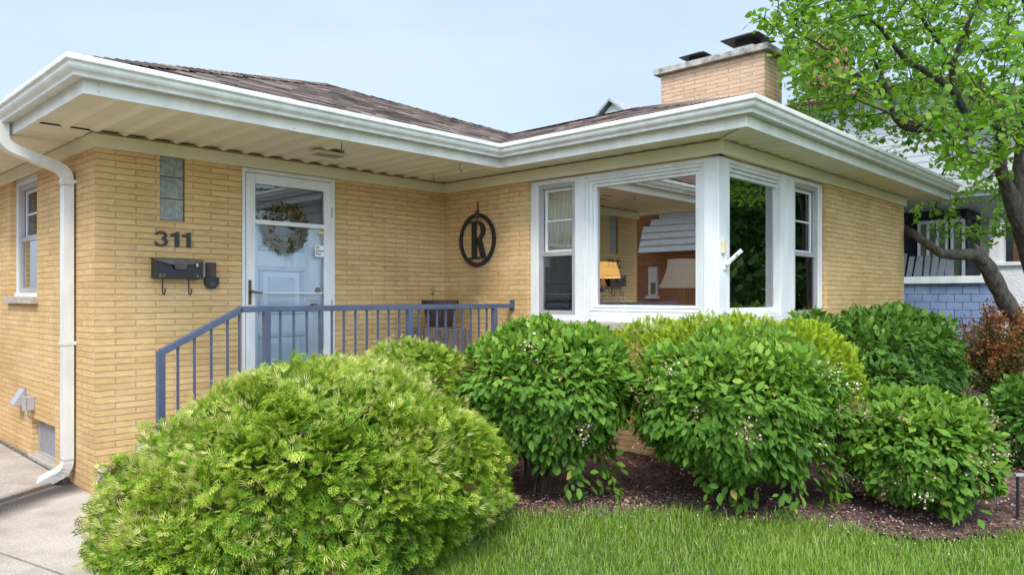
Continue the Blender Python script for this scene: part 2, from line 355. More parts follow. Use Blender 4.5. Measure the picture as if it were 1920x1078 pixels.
mb = MB(); ribbed(mb, 0.022, 12.0, 0.2, 0.016, 'y', -0.425, 0.02, ZS - 0.002, True); mb.build('soffit', M['soffit'], house)
mb = MB(); ribbed(mb, -3.76, -0.01, 0.2, 0.007, 'y', 3.222, lambda u: AX + 0.02 if u > BY else 3.222 + (u + 3.76) * 0.96, ZS + 0.001); mb.build('soffit', M['soffit'], house)
mb = MB(); ribbed(mb, 3.232, 8.93, 0.2, 0.017, 'x', -3.755, lambda u: BY + 0.02 if u > AX else -3.76 + (u - 3.222) / 0.96, ZS - 0.001, True); mb.build('soffit', M['soffit'], house)
mb = MB(); mb.bar((3.225, -3.765, ZS - 0.006), (AX - 0.02, BY - 0.02, ZS - 0.006), 0.03, 0.008)
mb.build('corner_strip', M['soffit'], house)
mb = MB(); mb.box((XE + 0.02, BY - 0.02, 2.665), (8.93, 12, 2.68)); mb.build('soffit', M['soffit'], house)

# ---- fascia and gutters swept round the eaves, mitred at the corners
PATH = [(-0.44, 12.0), (-0.44, -1.22), (3.22, -1.22), (3.22, -3.77), (8.95, -3.77), (8.95, 12.0)]
NRM = [(-1, 0), (0, -1), (-1, 0), (0, -1), (1, 0)]
def sweep(mb, prof, i0, i1, closed=False):
    rows = []
    for i in range(i0, i1 + 1):
        ns = [NRM[k] for k in (i - 1, i) if i0 <= k < i1]
        nx, ny = (sum(n[0] for n in ns), sum(n[1] for n in ns))
        rows.append([(PATH[i][0] + e * nx, PATH[i][1] + e * ny, z) for e, z in prof])
    m = len(prof)
    for a, b in zip(rows, rows[1:]):
        for k in range(m if closed else m - 1):
            mb.quad(a[k], a[(k + 1) % m], b[(k + 1) % m], b[k])
    if closed:
        mb.add(rows[0], [tuple(range(m))]); mb.add(rows[-1], [tuple(range(m))])
mb = MB(); sweep(mb, [(0, 2.632), (0, 2.84), (-0.022, 2.84), (-0.022, 2.632)], 0, 5, True)
mb.build('fascia', M['fascia'], house)
mb = MB(); GP = [(0.0015, 2.832), (0.0015, 2.722), (0.072, 2.716), (0.075, 2.732), (0.083, 2.742), (0.098, 2.752), (0.106, 2.766), (0.108, 2.784), (0.111, 2.790),
      (0.121, 2.793), (0.125, 2.799), (0.125, 2.826), (0.121, 2.832), (0.112, 2.832), (0.110, 2.824), (0.095, 2.79), (0.06, 2.745), (0.01, 2.745)]
sweep(mb, GP, 0, 4, True)
gut = mb.build('gutter', M['gutter'], house)
for ax, p_ in (('x', 1.35), ('y', -2.6), ('s', 5.6), ('l', 3.0)):           # slip joints between gutter lengths
    e = .1268; mb = MB(); o_ = [(0.076, 2.714), (0.0765, 2.731), (0.084, 2.741), (0.0995, 2.751), (0.1075, 2.766), (0.1095, 2.784), (0.1125, 2.7895), (0.1225, 2.792), (e, 2.799), (e, 2.826), (.121, 2.8335), (.105, 2.8335)]
    for (a0, z0), (a1, z1) in zip(o_, o_[1:]):
        if ax == 'x': mb.quad((p_, -1.22 - a0, z0), (p_ + .045, -1.22 - a0, z0), (p_ + .045, -1.22 - a1, z1), (p_, -1.22 - a1, z1))
        elif ax == 's': mb.quad((p_, -3.77 - a0, z0), (p_ + .045, -3.77 - a0, z0), (p_ + .045, -3.77 - a1, z1), (p_, -3.77 - a1, z1))
        else:
            xx = 3.22 if ax == 'y' else -.44; mb.quad((xx - a0, p_, z0), (xx - a0, p_ + .045, z0), (xx - a1, p_ + .045, z1), (xx - a1, p_, z1))
    mb.build('slip_joint', M['fascia'], gut)
for (x, y, z, n) in ((-0.35, -1.2215, 2.70, 0), (-0.35, -1.2215, 2.655, 0), (1.0, -1.2215, 2.65, 0), (2.2, -1.2215, 2.65, 0), (3.2185, -1.9, 2.65, 1), (3.2185, -3.6, 2.66, 1), (3.45, -3.7715, 2.69, 0), (4.8, -3.7715, 2.65, 0), (6.6, -3.7715, 2.66, 0)):
    mb = MB()
    if n: mb.box((x, y - 0.004, z - 0.004), (x + 0.004, y + 0.004, z + 0.004))
    else: mb.box((x - 0.004, y, z - 0.004), (x + 0.004, y + 0.004, z + 0.004))
    mb.build('fascia_nail', M['grime'], house)

# ---- roof: shingle courses, every tab a small tilted slab
roof_under = MB(); tabs = MB(); rr = random.Random(3)
PA, PR, Z0 = 0.37, 0.33, 2.845
zA = lambda y: Z0 + PA * (y + 1.22); zR = lambda x: Z0 + PR * (x - 3.22); zS = lambda y: Z0 + PR * (y + 3.77)
ap = (4.255, 3.475, zA(3.475)); rk = (6.085, 1.335, zR(6.085)); ra = (6.085, -0.905, zR(6.085))
roof_under.add([(-0.44, -1.22, Z0), (3.22, -1.22, Z0), rk, ap], [(0, 1, 2, 3)])
roof_under.add([rk, (8.95, -1.22, Z0), ap], [(0, 1, 2)])
roof_under.add([(3.22, -1.22, Z0), (3.22, -3.77, Z0), ra, rk], [(0, 1, 2, 3)])
roof_under.add([(3.22, -3.77, Z0), (8.95, -3.77, Z0), ra], [(0, 1, 2)])
roof_under.add([(8.95, -3.77, Z0), (8.95, -1.22, Z0), rk, ra], [(0, 1, 2, 3)])
rb = (4.255, 7.3, ap[2])
roof_under.add([(-0.44, -1.22, Z0), ap, rb, (-0.44, 12, Z0)], [(0, 1, 2, 3)])
roof_under.add([(8.95, -1.22, Z0), ap, rb, (8.95, 12, Z0)], [(0, 1, 2, 3)])
roof_under.add([(-0.44, 12, Z0), rb, (8.95, 12, Z0)], [(0, 1, 2)])
roof = roof_under.build('roof', M['under'], house)
def courses(h0, h1, pitch, rng_u, place):
    """h = plan distance up from the eave; place(u,h,lift) gives the point"""
    ex = 0.135 / math.sqrt(1 + pitch * pitch); h = h0
    while h < h1 - 0.01:
        hb = min(h + ex, h1 - 0.005); a, b = rng_u(h + 0.001)
        a2, b2 = rng_u(hb)
        u = a - rr.uniform(0, .2)
        while u < b:
            wdt = rr.choice((0.14, 0.18, 0.23, 0.3)); ul, ur = max(u, a), min(u + wdt, b)
            u += wdt
            if ur - ul < 0.012: continue
            th = rr.choice((0.006, 0.007, 0.013, 0.014)); t = rr.random()
            tl, tr = min(max(ul, a2), b2), max(min(ur, b2), a2)
            A, B, Cc, D = place(ul, h, th), place(ur, h, th), place(tr, hb + .004, 0.003), place(tl, hb + .004, 0.003)
            A0, B0 = place(ul, h, 0.0), place(ur, h, 0.0)
            tabs.add([A, B, Cc, D, A0, B0], [(0, 1, 2, 3), (4, 5, 1, 0), (4, 0, 3), (5, 2, 1)], t)
        h += ex
courses(-0.03, 4.695, PA, lambda h: (-0.45 + h, (3.22 + h * 1.121) if h < 2.555 else 8.95 - h), lambda u, h, l: (u, -1.22 + h, Z0 + PA * h + l))
courses(-0.03, 2.865, PR, lambda h: (-3.78 + h, -1.22 + h * 0.892), lambda u, h, l: (3.22 + h, u, Z0 + PR * h + l))
courses(-0.03, 2.865, PR, lambda h: (3.21 + h, 8.96 - h), lambda u, h, l: (u, -3.77 + h, Z0 + PR * h + l))
courses(-0.03, 4.695, PA, lambda h: (-1.23 + h, 12.0 - h), lambda u, h, l: (-0.44 + h, u, Z0 + PA * h + l))
tabs.build('shingle_courses', M['shingle'], roof)
# hip and ridge caps
caps = MB()
def capline(p, q, wd=0.15):
    p = np.array(p); q = np.array(q); n = int(np.linalg.norm(q - p) / 0.14); d = (q - p) / np.linalg.norm(q - p); s = np.cross(d, (0, 0, 1)); s /= np.linalg.norm(s)
    for i in range(n):
        a = p + d * 0.14 * i; b = a + d * 0.16; up = np.array((0, 0, 1.0)); t = rr.random()
        for sg in (-1, 1):
            caps.add([a + up * .026, b + up * .014, b + s * sg * wd + up * (.008 - wd * .24), a + s * sg * wd + up * (.02 - wd * .24), a + up * .01, a + s * sg * wd - up * (wd * .24)],
                     [(0, 1, 2, 3), (4, 0, 3, 5)], t)
capline((-0.44, -1.22, Z0), ap); capline(ap, (8.9, -1.17, Z0)); capline((3.22, -3.77, Z0), ra); capline(ra, rk); capline(ap, rb)
caps.build('ridge_caps', M['shingle'], roof)

# ---- chimney
CX0, CX1, CY0, CY1 = 6.4, 6.87, -2.44, -1.03
ch = MB().box((CX0, CY0, 3.0), (CX1, CY1, 4.255)).build('chimney', M['chimney_brick'], house)
mb = MB(); mb.box((CX0 - .07, CY0 - .07, 4.257), (CX1 + .07, CY1 + .07, 4.335)); mb.build('chimney_crown', M['crown'], ch, 0.008)
def flue(cy, big):
    hw = 0.17 if big else 0.125; z = 4.336; cx = 6.635; zr = z + (0.17 if big else 0.12)
    mb = MB(); mb.box((cx - hw * .62, cy - hw * .62, z - .01), (cx + hw * .62, cy + hw * .62, z + (0.075 if big else 0.04)))
    mb.build('flue', plain('clay_flue', (0.34, 0.22, 0.15), 0.9, 0.3, 12), ch)
    if big:
        mb = MB(); mb.box((cx - hw * .72, cy - hw * .72, z + .055), (cx + hw * .72, cy + hw * .72, z + .082)); mb.build('flue_collar', M['gutter'], ch)
    mb = MB(); a = hw * .66; zz = z + (.076 if big else .041)
    for s in (-1, 1):
        for k in range(17):
            o = -a + 2 * a * k / 16
            mb.box((cx + s * a - .002, cy + o - .002, zz), (cx + s * a + .002, cy + o + .002, zr)); mb.box((cx + o - .002, cy + s * a - .002, zz), (cx + o + .002, cy + s * a + .002, zr))
        for k in range(1, 5):
            zk = zz + (zr - zz) * k / 5
            mb.box((cx + s * a - .0015, cy - a, zk - .0015), (cx + s * a + .0015, cy + a, zk + .0015)); mb.box((cx - a, cy + s * a - .0015, zk - .0015), (cx + a, cy + s * a + .0015, zk + .0015))
    mb.build('spark_screen', M['rust'], ch)
    e = hw * 1.45; mb = MB()
    mb.add([(cx - e, cy - e, zr), (cx + e, cy - e, zr), (cx + e, cy + e, zr), (cx - e, cy + e, zr), (cx, cy, zr + hw * .62),
            (cx - e, cy - e, zr - .006), (cx + e, cy - e, zr - .006), (cx + e, cy + e, zr - .006), (cx - e, cy + e, zr - .006)],
           [(0, 1, 4), (1, 2, 4), (2, 3, 4), (3, 0, 4), (8, 7, 6, 5), (0, 5, 6, 1), (1, 6, 7, 2), (2, 7, 8, 3), (3, 8, 5, 0)])
    mb.build('flue_cap', M['rust'], ch)
flue(-2.12, True); flue(-1.44, False)

# ---- soffit vent over the door
mb = MB(); mb.box((1.53, -0.70, ZS - 0.022), (1.83, -0.53, ZS - 0.004)); vt = mb.build('soffit_vent', M['soffit'], house, 0.002)
mb = MB()
for k in range(7): mb.box((1.555, -0.68 + k * .021, ZS - 0.026), (1.805, -0.668 + k * .021, ZS - 0.0225))
mb.build('louver', plain('louver_tan', (0.36, 0.32, 0.25), 0.8, 0.2, 30), vt)  # louver slats in a darker tan than the vent plate

# ---- glass block light
gb = plain('glass_block_glass', (0.27, 0.29, 0.25), 0.1, 0.45, 26, 0.004, 90, spec=0.8)
mb = MB(); fz = [(2.014 + 0.181 * i, 2.014 + 0.181 * i + 0.172) for i in range(3)]
for a, b in fz: mb.box((0.492, 0.018, a), (0.682, 0.09, b))
gbo = mb.build('glass_block_window', gb, house, 0.006)
mb = MB()
for a, b in fz:
    for k in range(9):
        mb.box((0.505 + k * .0205, 0.014, a + .014), (0.511 + k * .0205, 0.0185, b - .014))
    for k in range(7):
        mb.box((0.504, 0.0155, a + .018 + k * .0205), (0.672, 0.0185, a + .023 + k * .0205))
mb.build('glass_flute', gb, gbo)
jm = plain('block_mortar', (0.30, 0.25, 0.19), 0.9)
for z in (2.009, 2.186, 2.367, 2.548): MB().box((0.486, 0.028, z - 0.0), (0.688, 0.1, z + .006)).build('mortar_joint', jm, gbo)

# ---- storm door with panelled door behind it
DX0, DX1, DZ0, DZ1 = 1.186, 2.14, 0.43, 2.528
mb = MB()
mb.box((DX0 + .002, -0.012, DZ0), (DX0 + .03, 0.10, DZ1)); mb.box((DX1 - .045, -0.012, DZ0), (DX1 - .002, 0.10, DZ1)); mb.box((DX0 + .03, -0.012, DZ1 - .035), (DX1 - .045, 0.10, DZ1))
dfr = mb.build('door_frame', M['white'], house, 0.003)
sdo = MB(); a, b = DX0 + .034, DX1 - .049; st = 0.085
sdo.box((a, -0.02, DZ0 + .02), (a + st, 0.015, DZ1 - .04)); sdo.box((b - st + .01, -0.02, DZ0 + .02), (b, 0.015, DZ1 - .04))
sdo.box((a + st, -0.02, DZ1 - .13), (b - st + .01, 0.015, DZ1 - .04)); sdo.box((a + st, -0.02, DZ0 + .02), (b - st + .01, 0.015, DZ0 + .16))
sdo.box((a + st, -0.018, 2.035), (b - st + .01, 0.013, 2.075)); sdo.box((a + st, -0.012, 1.41), (b - st + .01, 0.004, 1.422))
sdoor = sdo.build('storm_door', M['white'], house, 0.003)
MB().box((a + st - .004, -0.004, DZ0 + .15), (b - st + .014, -0.001, 2.04)).build('pane', M['door_glass'], sdoor)
MB().box((a + st - .004, 0.004, 2.07), (b - st + .014, 0.007, DZ1 - .125)).build('pane', M['glass_dark'], sdoor)
mb = MB(); mb.box((a + .018, -0.028, 1.31), (a + .046, -0.02, 1.53)); mb.tube([(a + .032, -0.028, 1.43), (a + .032, -0.058, 1.43), (a + .06, -0.062, 1.422), (a + .10, -0.062, 1.414), (a + .135, -0.06, 1.418)], [.011, .011, .009, .008, .007], 8)
mb.build('handle', M['bronze'], sdoor, 0.002)
for z in (0.75, 1.30, 2.2): MB().tube([(b + .006, -.022, z - .05), (b + .006, -.022, z + .05)], .007, 8).build('hinge', M['alu'], sdoor)
# inner door
ind = MB(); ix0, ix1, iy = DX0 + .03, DX1 - .045, 0.055
ind.box((ix0, iy, DZ0), (ix1, iy + .045, DZ1 - .035))
inner = ind.build('front_door', plain('pale_blue_door_paint', (0.76, 0.80, 0.82), 0.4, 0.04, 3), house)
mb = MB()
for (pa, pb, pz0, pz1) in ((1.37, 1.84, 1.80, 2.27), (1.37, 1.84, 1.21, 1.66), (1.37, 1.84, 0.55, 1.05)):
    for (x0, x1, z0, z1) in ((pa, pb, pz0, pz0 + .05), (pa, pb, pz1 - .05, pz1), (pa, pa + .05, pz0 + .05, pz1 - .05), (pb - .05, pb, pz0 + .05, pz1 - .05)):
        mb.prism([(0, 0), (.05, 0), (.035, .016), (.015, .016)] if x1 - x0 > .06 else [(0, 0), (.05, 0), (.035, .016), (.015, .016)],
                 (x0, iy, z0), (0, 0, 1) if x1 - x0 > .06 else (1, 0, 0), (0, -1, 0), (x1 - x0, 0, 0) if x1 - x0 > .06 else (0, 0, z1 - z0))
    if pz0 < 1.5: mb.box((pa + .10, iy - .010, pz0 + .10), (pb - .10, iy, pz1 - .10))
mb.build('panel_moulding', plain('door_moulding_paint', (0.62, 0.69, 0.75), 0.4, 0.04, 3), inner)
MB().box((1.425, iy - .006, 1.855), (1.785, iy - .001, 2.215)).build('pane', plain('dark_door_light', (0.10, 0.085, 0.09), 0.15, 0.3, 9), inner)
mb = MB(); mb.lathe([(.02, 0), (.03, .004), (.014, .02), (.012, .03), (.028, .045), (.03, .055), (.02, .066)], (0, 0, 0), 14)
V = [(1.925 + v[0], iy - v[2], 1.285 + v[1]) for v in mb.v]; mb.v = V; mb.build('knob', M['bronze'], inner, smooth=True)
mb = MB(); mb.box((1.86, iy - .005, 1.215), (2.0, iy - .0, 1.36)); mb.build('knob_plate', M['white'], inner, 0.002)
mb = MB(); mb.lathe([(.03, 0), (.032, .006), (.02, .016)], (0, 0, 0), 14); mb.v = [(1.985 + v[0], iy - v[2], 1.44 + v[1]) for v in mb.v]; mb.build('deadbolt', M['bronze'], inner, smooth=True)
mb = MB(); mb.box((DX0 - .05, -0.10, DZ0 - .04), (DX1 + .05, 0.1, DZ0 + .018)); mb.build('threshold', M['alu'], house)

# ---- the corner window group
def dh_window(parent, axis, const, inw, u0, u1, z0, z1, zm, screen=True):
    """double-hung sash in a grey storm frame; returns nothing"""
    P = (lambda u, d, z: (u, const + d * inw, z)) if axis == 'x' else (lambda u, d, z: (const + d * inw, u, z))
    def bx(mb, ua, ub, da, db, za, zb): mb.box(P(ua, da, za), P(ub, db, zb))
    f = MB(); t = .042
    bx(f, u0, u0 + t, -.01, .03, z0, z1); bx(f, u1 - t, u1, -.01, .03, z0, z1); bx(f, u0 + t, u1 - t, -.01, .03, z1 - t, z1); bx(f, u0 + t, u1 - t, -.01, .03, z0, z0 + t)
    bx(f, u0 + t, u1 - t, -.004, .03, zm - .022, zm + .022)
    fo = f.build('window_frame', M['alu'], parent, .002)
    s = MB(); a, b = u0 + t + .004, u1 - t - .004; q = .03
    for za, zb, d in ((zm + .01, z1 - t, .035), (z0 + t, zm - .005, .05)):
        bx(s, a, a + q, d, d + .02, za, zb); bx(s, b - q, b, d, d + .02, za, zb); bx(s, a + q, b - q, d, d + .02, zb - q, zb); bx(s, a + q, b - q, d, d + .02, za, za + q)
        zc = (za + zb) / 2; bx(s, a + q, b - q, d + .002, d + .016, zc - .008, zc + .008)
    s.build('sash', M['white'], fo, .002)
    g = MB(); bx(g, a + .01, b - .01, .043, .045, zm, z1 - t - .01); g.build('pane', M['sash_glass'], fo)
    g = MB(); bx(g, a, b, .012, .014, z0 + t, zm); g.build('pane', M['glass_dark'] if screen else M['glass'], fo)

W = house
# R side (faces -x): frame plane 0.045 behind the brick
XF = AX + .045; mb = MB()
mb.box((XF, -1.365, 1.145), (XF + .09, -1.264, 2.53)); mb.box((XF, -1.95, 1.145), (XF + .09, -1.834, 2.53))
mb.box((XF, -1.834, 2.487), (XF + .09, -1.365, 2.53)); mb.box((XF, -1.834, 1.145), (XF + .09, -1.365, 1.205))
mb.box((XF, -3.20, 2.49), (XF + .09, -1.95, 2.53)); mb.box((XF, -3.20, 1.145), (XF + .09, -1.95, 1.215))
cas = mb.build('window_casing', M['white'], house, .004)
mb = MB()
for (e, d) in ((0.0, .012), (.035, .028), (.07, .046)):
    ya, yb, za, zb = -3.20 + e, -1.95 - e, 1.215 + e * .9, 2.49 - e * .8; t = .034
    mb.box((XF + d, ya, za), (XF + d + .06, ya + t, zb)); mb.box((XF + d, yb - t, za), (XF + d + .06, yb, zb))
    mb.box((XF + d, ya + t, zb - t * .8), (XF + d + .06, yb - t, zb)); mb.box((XF + d, ya + t, za), (XF + d + .06, yb - t, za + t * .8))
pic = mb.build('picture_window', M['white'], house, .003)
MB().box((XF + .075, -3.11, 1.29), (XF + .078, -2.04, 2.42)).build('pane', M['glass'], pic)
dh_window(house, 'y', XF + .02, 1, -1.834, -1.365, 1.205, 2.487, 1.80)
# corner post
mb = MB(); mb.box((XF - .004, -3.335, 1.145), (XF + .135, -3.20, 2.531)); mb.build('corner_post', M['white'], house, .004)
# S side (faces -y)
YF = BY + .043; mb = MB()
mb.box((XF + .135, YF, 1.145), (3.80, YF + .09, 2.53)); mb.box((4.80, YF, 1.145), (5.11, YF + .09, 2.53)); mb.box((5.70, YF, 1.145), (5.798, YF + .09, 2.53))
mb.box((3.80, YF, 2.49), (4.80, YF + .09, 2.53)); mb.box((3.80, YF, 1.145), (4.80, YF + .09, 1.215)); mb.box((5.11, YF, 2.485), (5.70, YF + .09, 2.53)); mb.box((5.11, YF, 1.145), (5.70, YF + .09, 1.205))
mb.build('window_casing', M['white'], house, .004)
mb = MB()
for (e, d) in ((0.0, .012), (.035, .028), (.07, .046)):
    xa, xb, za, zb = 3.76 + e * .6, 4.93 - e, 1.215 + e * .6, 2.49 - e * .9; t = .034
    mb.box((xa, YF + d, za), (xa + t, YF + d + .06, zb)); mb.box((xb - t, YF + d, za), (xb, YF + d + .06, zb))
    mb.box((xa + t, YF + d, zb - t * .8), (xb - t, YF + d + .06, zb)); mb.box((xa + t, YF + d, za), (xb - t, YF + d + .06, za + t * .8))
pic2 = mb.build('picture_window', M['white'], house, .003)
MB().box((3.79, YF + .075, 1.27), (4.84, YF + .078, 2.42)).build('pane', M['glass'], pic2)
dh_window(house, 'x', YF + .02, 1, 5.11, 5.70, 1.205, 2.485, 1.80)
mb = MB(); mb.box((AX - .06, BY - .06, 1.075), (AX + .1, -1.20, 1.143)); mb.build('stone_sill', M['limestone'], house, .005)
mb = MB(); mb.box((AX + .101, BY - .06, 1.075), (5.84, BY + .1, 1.143)); mb.build('stone_sill', M['limestone'], house, .005)
# ---- left side window and basement window
mb = MB(); f = .06
mb.box((.05, 1.602, 1.42), (.14, 1.60 + f, 2.558)); mb.box((.05, 2.57 - f, 1.42), (.14, 2.568, 2.558)); mb.box((.05, 1.60 + f, 2.49), (.14, 2.57 - f, 2.558)); mb.box((.03, 1.602, 1.378), (.14, 2.568, 1.42))
mb.build('window_casing', M['white'], house, .003)
dh_window(house, 'y', .075, 1, 1.665, 2.505, 1.425, 2.485, 1.95, False)
mb = MB(); mb.box((-.05, 1.55, 1.315), (.12, 2.63, 1.376)); mb.build('stone_sill', M['limestone'], house, .004)
MB().box((.157, 1.55, 1.3), (.165, 2.62, 2.6)).build('blind', plain('blind_cloth', (0.12, 0.13, 0.12), .8), house)
mb = MB(); t = .026
mb.box((.05, 1.042, -.088), (.10, 1.04 + t, .248)); mb.box((.05, 1.765 - t, -.088), (.10, 1.763, .248)); mb.box((.05, 1.04 + t, .248 - t), (.10, 1.765 - t, .248)); mb.box((.05, 1.04 + t, -.088), (.10, 1.765 - t, -.088 + t))
bw = mb.build('basement_window', M['alu'], house, .002)
MB().box((.062, 1.06, -.07), (.068, 1.74, .23)).build('pane', plain('grey_screen', (0.26, 0.25, 0.28), .5, .15, 14), bw)

# ---- downspout
def strip_tube(pts, wx, wy, name, parent):
    """fluted rectangular pipe following pts; profile in local (side, out)"""
    prof = []; hw, hd = wx / 2, wy / 2
    for k in range(13):
        t = -hw + wx * k / 12; prof.append((t, hd - (0.013 if k in (3, 4, 8, 9) else 0)))
    prof += [(hw, -hd), (-hw, -hd)]
    mb = MB(); pts = [np.array(p, float) for p in pts]; n = len(prof); vs = []
    for i, p in enumerate(pts):
        t = unit(pts[min(i + 1, len(pts) - 1)] - pts[max(i - 1, 0)]); s = np.array((0, -1.0, 0)); o = unit(np.cross(s, t))
        if abs(t[1]) > 0.05: s = unit(np.cross(t, o))
        vs += [p + s * a + o * b for a, b in prof]
    fs = [(i * n + k, i * n + (k + 1) % n, (i + 1) * n + (k + 1) % n, (i + 1) * n + k) for i in range(len(pts) - 1) for k in range(n)]
    fs += [tuple(range(n)), tuple((len(pts) - 1) * n + k for k in range(n))]
    return mb.add(vs, fs).build(name, M['gutter'], parent)
def crook(ps, n=5):
    out = [np.array(ps[0], float)]
    for i in range(1, len(ps) - 1):
        a, b, c = (np.array(ps[j], float) for j in (i - 1, i, i + 1)); r = 0.085
        p = b + unit(a - b) * min(r, np.linalg.norm(a - b) * .45); q = b + unit(c - b) * min(r, np.linalg.norm(c - b) * .45)
        out += [(1 - t) ** 2 * p + 2 * t * (1 - t) * b + t * t * q for t in np.linspace(0, 1, n)]
    out.append(np.array(ps[-1], float)); return out
YD = 0.50
spine = crook([(-.50, YD, 2.72), (-.50, YD, 2.55), (-.055, YD, 2.40), (-.055, YD, -.02), (-.20, YD + .16, -.135)], 6)
dsp = strip_tube(spine, .10, .075, 'downspout', house)
for z in (0.99, 2.30): MB().box((-.099, YD - .056, z), (-.0005, YD + .056, z + .028)).build('pipe_strap', M['gutter'], dsp)
for z in (.06, 2.28): MB().box((-.0965, YD - .052, z), (-.018, YD + .052, z + .004)).build('pipe_joint', M['grime'], dsp)
# ================================================================== PORCH, RAILING AND WHAT HANGS ON THE WALLS
conc = plain('concrete', (0.46, 0.42, 0.37), 0.95, 0.22, 5, 0.003, 140)
PZ = 0.41
porch = thing('porch', 'concrete front porch with two steps behind the blue railing', 'porch', (2.0, -.6, 0))
mb = MB(); mb.box((.62, -1.16, -.3), (AX - .002, -.002, PZ)); mb.build('porch_slab', conc, porch, .008)
mb = MB(); mb.box((.30, -1.16, -.3), (.618, -.002, .23)); mb.box((-.01 + .02, -1.16, -.3), (.298, -.002, .05)); mb.build('step', conc, porch, .008)

RY = -1.06
rail = thing('railing', 'slate blue metal railing sloping down the steps of the porch', 'railing', (2.1, RY, PZ))
mb = MB(); zt = 1.288
mb.bar((.085, RY, 1.0), (.66, RY, zt), .045, .045); mb.bar((.645, RY, zt), (AX - .012, RY, zt), .045, .045)
mb.build('top_rail', M['rail'], rail, .004)
for x, z0, z1 in ((.085, -.05, 1.012), (.86, PZ, zt - .022), (2.23, PZ, zt - .022), (3.30, PZ, zt - .022)):
    mb = MB(); mb.box((x - .024, RY - .024, z0), (x + .024, RY + .024, z1)); mb.build('post', M['rail'], rail, .003)
bal = [.20, .315, .435, .555, .645] + [.86 + (2.23 - .86) * k / 12 for k in range(1, 12)] + [2.23 + (3.30 - 2.23) * k / 10 for k in range(1, 10)]
for x in bal:
    zt2 = zt - .02 if x > .66 else 1.0 + (x - .085) * .5 - .02
    zb = PZ + .09 if x > .6 else .02 + (x - .085) * .55
    mb = MB(); mb.box((x - .0075, RY - .0075, zb), (x + .0075, RY + .0075, zt2)); mb.build('baluster', M['rail'], rail)
mb = MB(); mb.box((.86, RY - .012, PZ + .07), (3.30, RY + .012, PZ + .092)); mb.bar((.085, RY, .03), (.86, RY, PZ + .08), .024, .02); mb.build('bottom_rail', M['rail'], rail)
mb = MB(); mb.box((AX - .014, RY - .03, zt - .05), (AX - .002, RY + .03, zt + .06)); mb.build('wall_bracket', M['rail'], rail, .002)

# barrel planter on a weathered stump
def wood(name, c, c2): return plain(name, c, .9, .4, 5, .006, 30, stretch=(14, 14, 1.2), c2=c2)
px, py = 3.14, -.42
st = thing('stump', 'weathered grey wooden block under the barrel planter in the porch corner', 'stump', (px, py, PZ))
mb = MB(); R3 = random.Random(5)
for k in range(9):
    x0 = px - .225 + k * .05; mb.box((x0, py - .22 + R3.uniform(-.012, .012), PZ), (x0 + .047, py + .22, 1.06 + R3.uniform(-.02, .008)))
mb.build('block', wood('grey_driftwood', (.20, .155, .125), (.06, .045, .035)), st, .008)
pl = thing('barrel_planter', 'dark brown slatted barrel planter standing on the wooden stump', 'planter', (px, py, 1.07))
prof = [(.125, 1.072), (.13, 1.085), (.178, 1.29), (.192, 1.31), (.192, 1.345), (.175, 1.345), (.168, 1.30)]
mb = MB()
for k in range(24):
    a0 = 2 * math.pi * k / 24; a1 = a0 + 2 * math.pi / 24 * .93; vs = []
    for r, z in prof: vs += [(px + r * math.cos(a0), py + r * math.sin(a0), z), (px + r * math.cos(a1), py + r * math.sin(a1), z)]
    mb.add(vs, [(2 * i, 2 * i + 1, 2 * i + 3, 2 * i + 2) for i in range(len(prof) - 1)], .5)
mb.build('staves', wood('barrel_wood', (.075, .045, .038), (.03, .018, .016)), pl)
mb = MB(); mb.lathe([(.115, 1.073), (.12, 1.085), (.165, 1.27), (.168, 1.305), (0.01, 1.31)], (px, py, 0), 24); mb.build('soil', plain('potting_soil', (.035, .025, .02), 1, .5, 40), pl)
mb = MB()
for z in (1.105, 1.262): r = .128 + (z - 1.08) * .235 + .003; mb.lathe([(r, z), (r + .003, z), (r + .009, z + .022), (r + .006, z + .022)], (px, py, 0), 28, False)
mb.build('hoop', M['rust'], pl)

# leaf templates
LEAF = [(0, 0, 0), (.22, .20, .03), (.55, .27, .045), (.82, .12, .0), (1, 0, -.06), (.82, -.12, .0), (.55, -.27, .045), (.22, -.20, .03), (.5, 0, -.02)]
LEAF_T = [(0, 8, 1), (1, 8, 2), (3, 8, 4), (2, 8, 3), (4, 8, 5), (5, 8, 6), (6, 8, 7), (7, 8, 0)]
OVAL = [(0, 0, 0), (.5, .3, .06), (1, 0, 0), (.5, -.3, .06)]; OVAL_T = [(0, 1, 2), (0, 2, 3)]
HEART = [(0, 0, 0), (-.1, .22, .02), (.05, .42, .03), (.35, .47, .04), (.68, .27, .0), (1, 0, -.10), (.68, -.27, .0), (.35, -.47, .04), (.05, -.42, .03), (-.1, -.22, .02), (.45, 0, -.03)]
HEART_T = [(10, i, i + 1) for i in range(0, 9)] + [(10, 9, 0)]

green_leaf = tint_mat('seedling_leaf', [(0, (.05, .13, .02)), (1, (.10, .22, .03))], .5, .25)
sdl = thing('seedling', 'small green seedling growing out of the barrel planter', 'seedling', (px - .1, py, 1.31))
mb = MB(); mb.tube([(px - .1, py, 1.305), (px - .09, py, 1.40), (px - .07, py, 1.465)], .003, 5); mb.build('stem', green_leaf, sdl)
n = 9; an = np.linspace(0, 5.5, n); P = np.array([(px - .09, py, 1.385 + .01 * i) for i in range(n)]); D = np.stack([np.cos(an * 1.9), np.sin(an * 1.9), .3 + 0 * an], 1)
scatter('leaves', green_leaf, sdl, P, D, np.tile((0, 0, 1.), (n, 1)) + rng.normal(0, .2, (n, 3)), rng.uniform(.04, .06, n), OVAL, OVAL_T, [], rng.random(n))

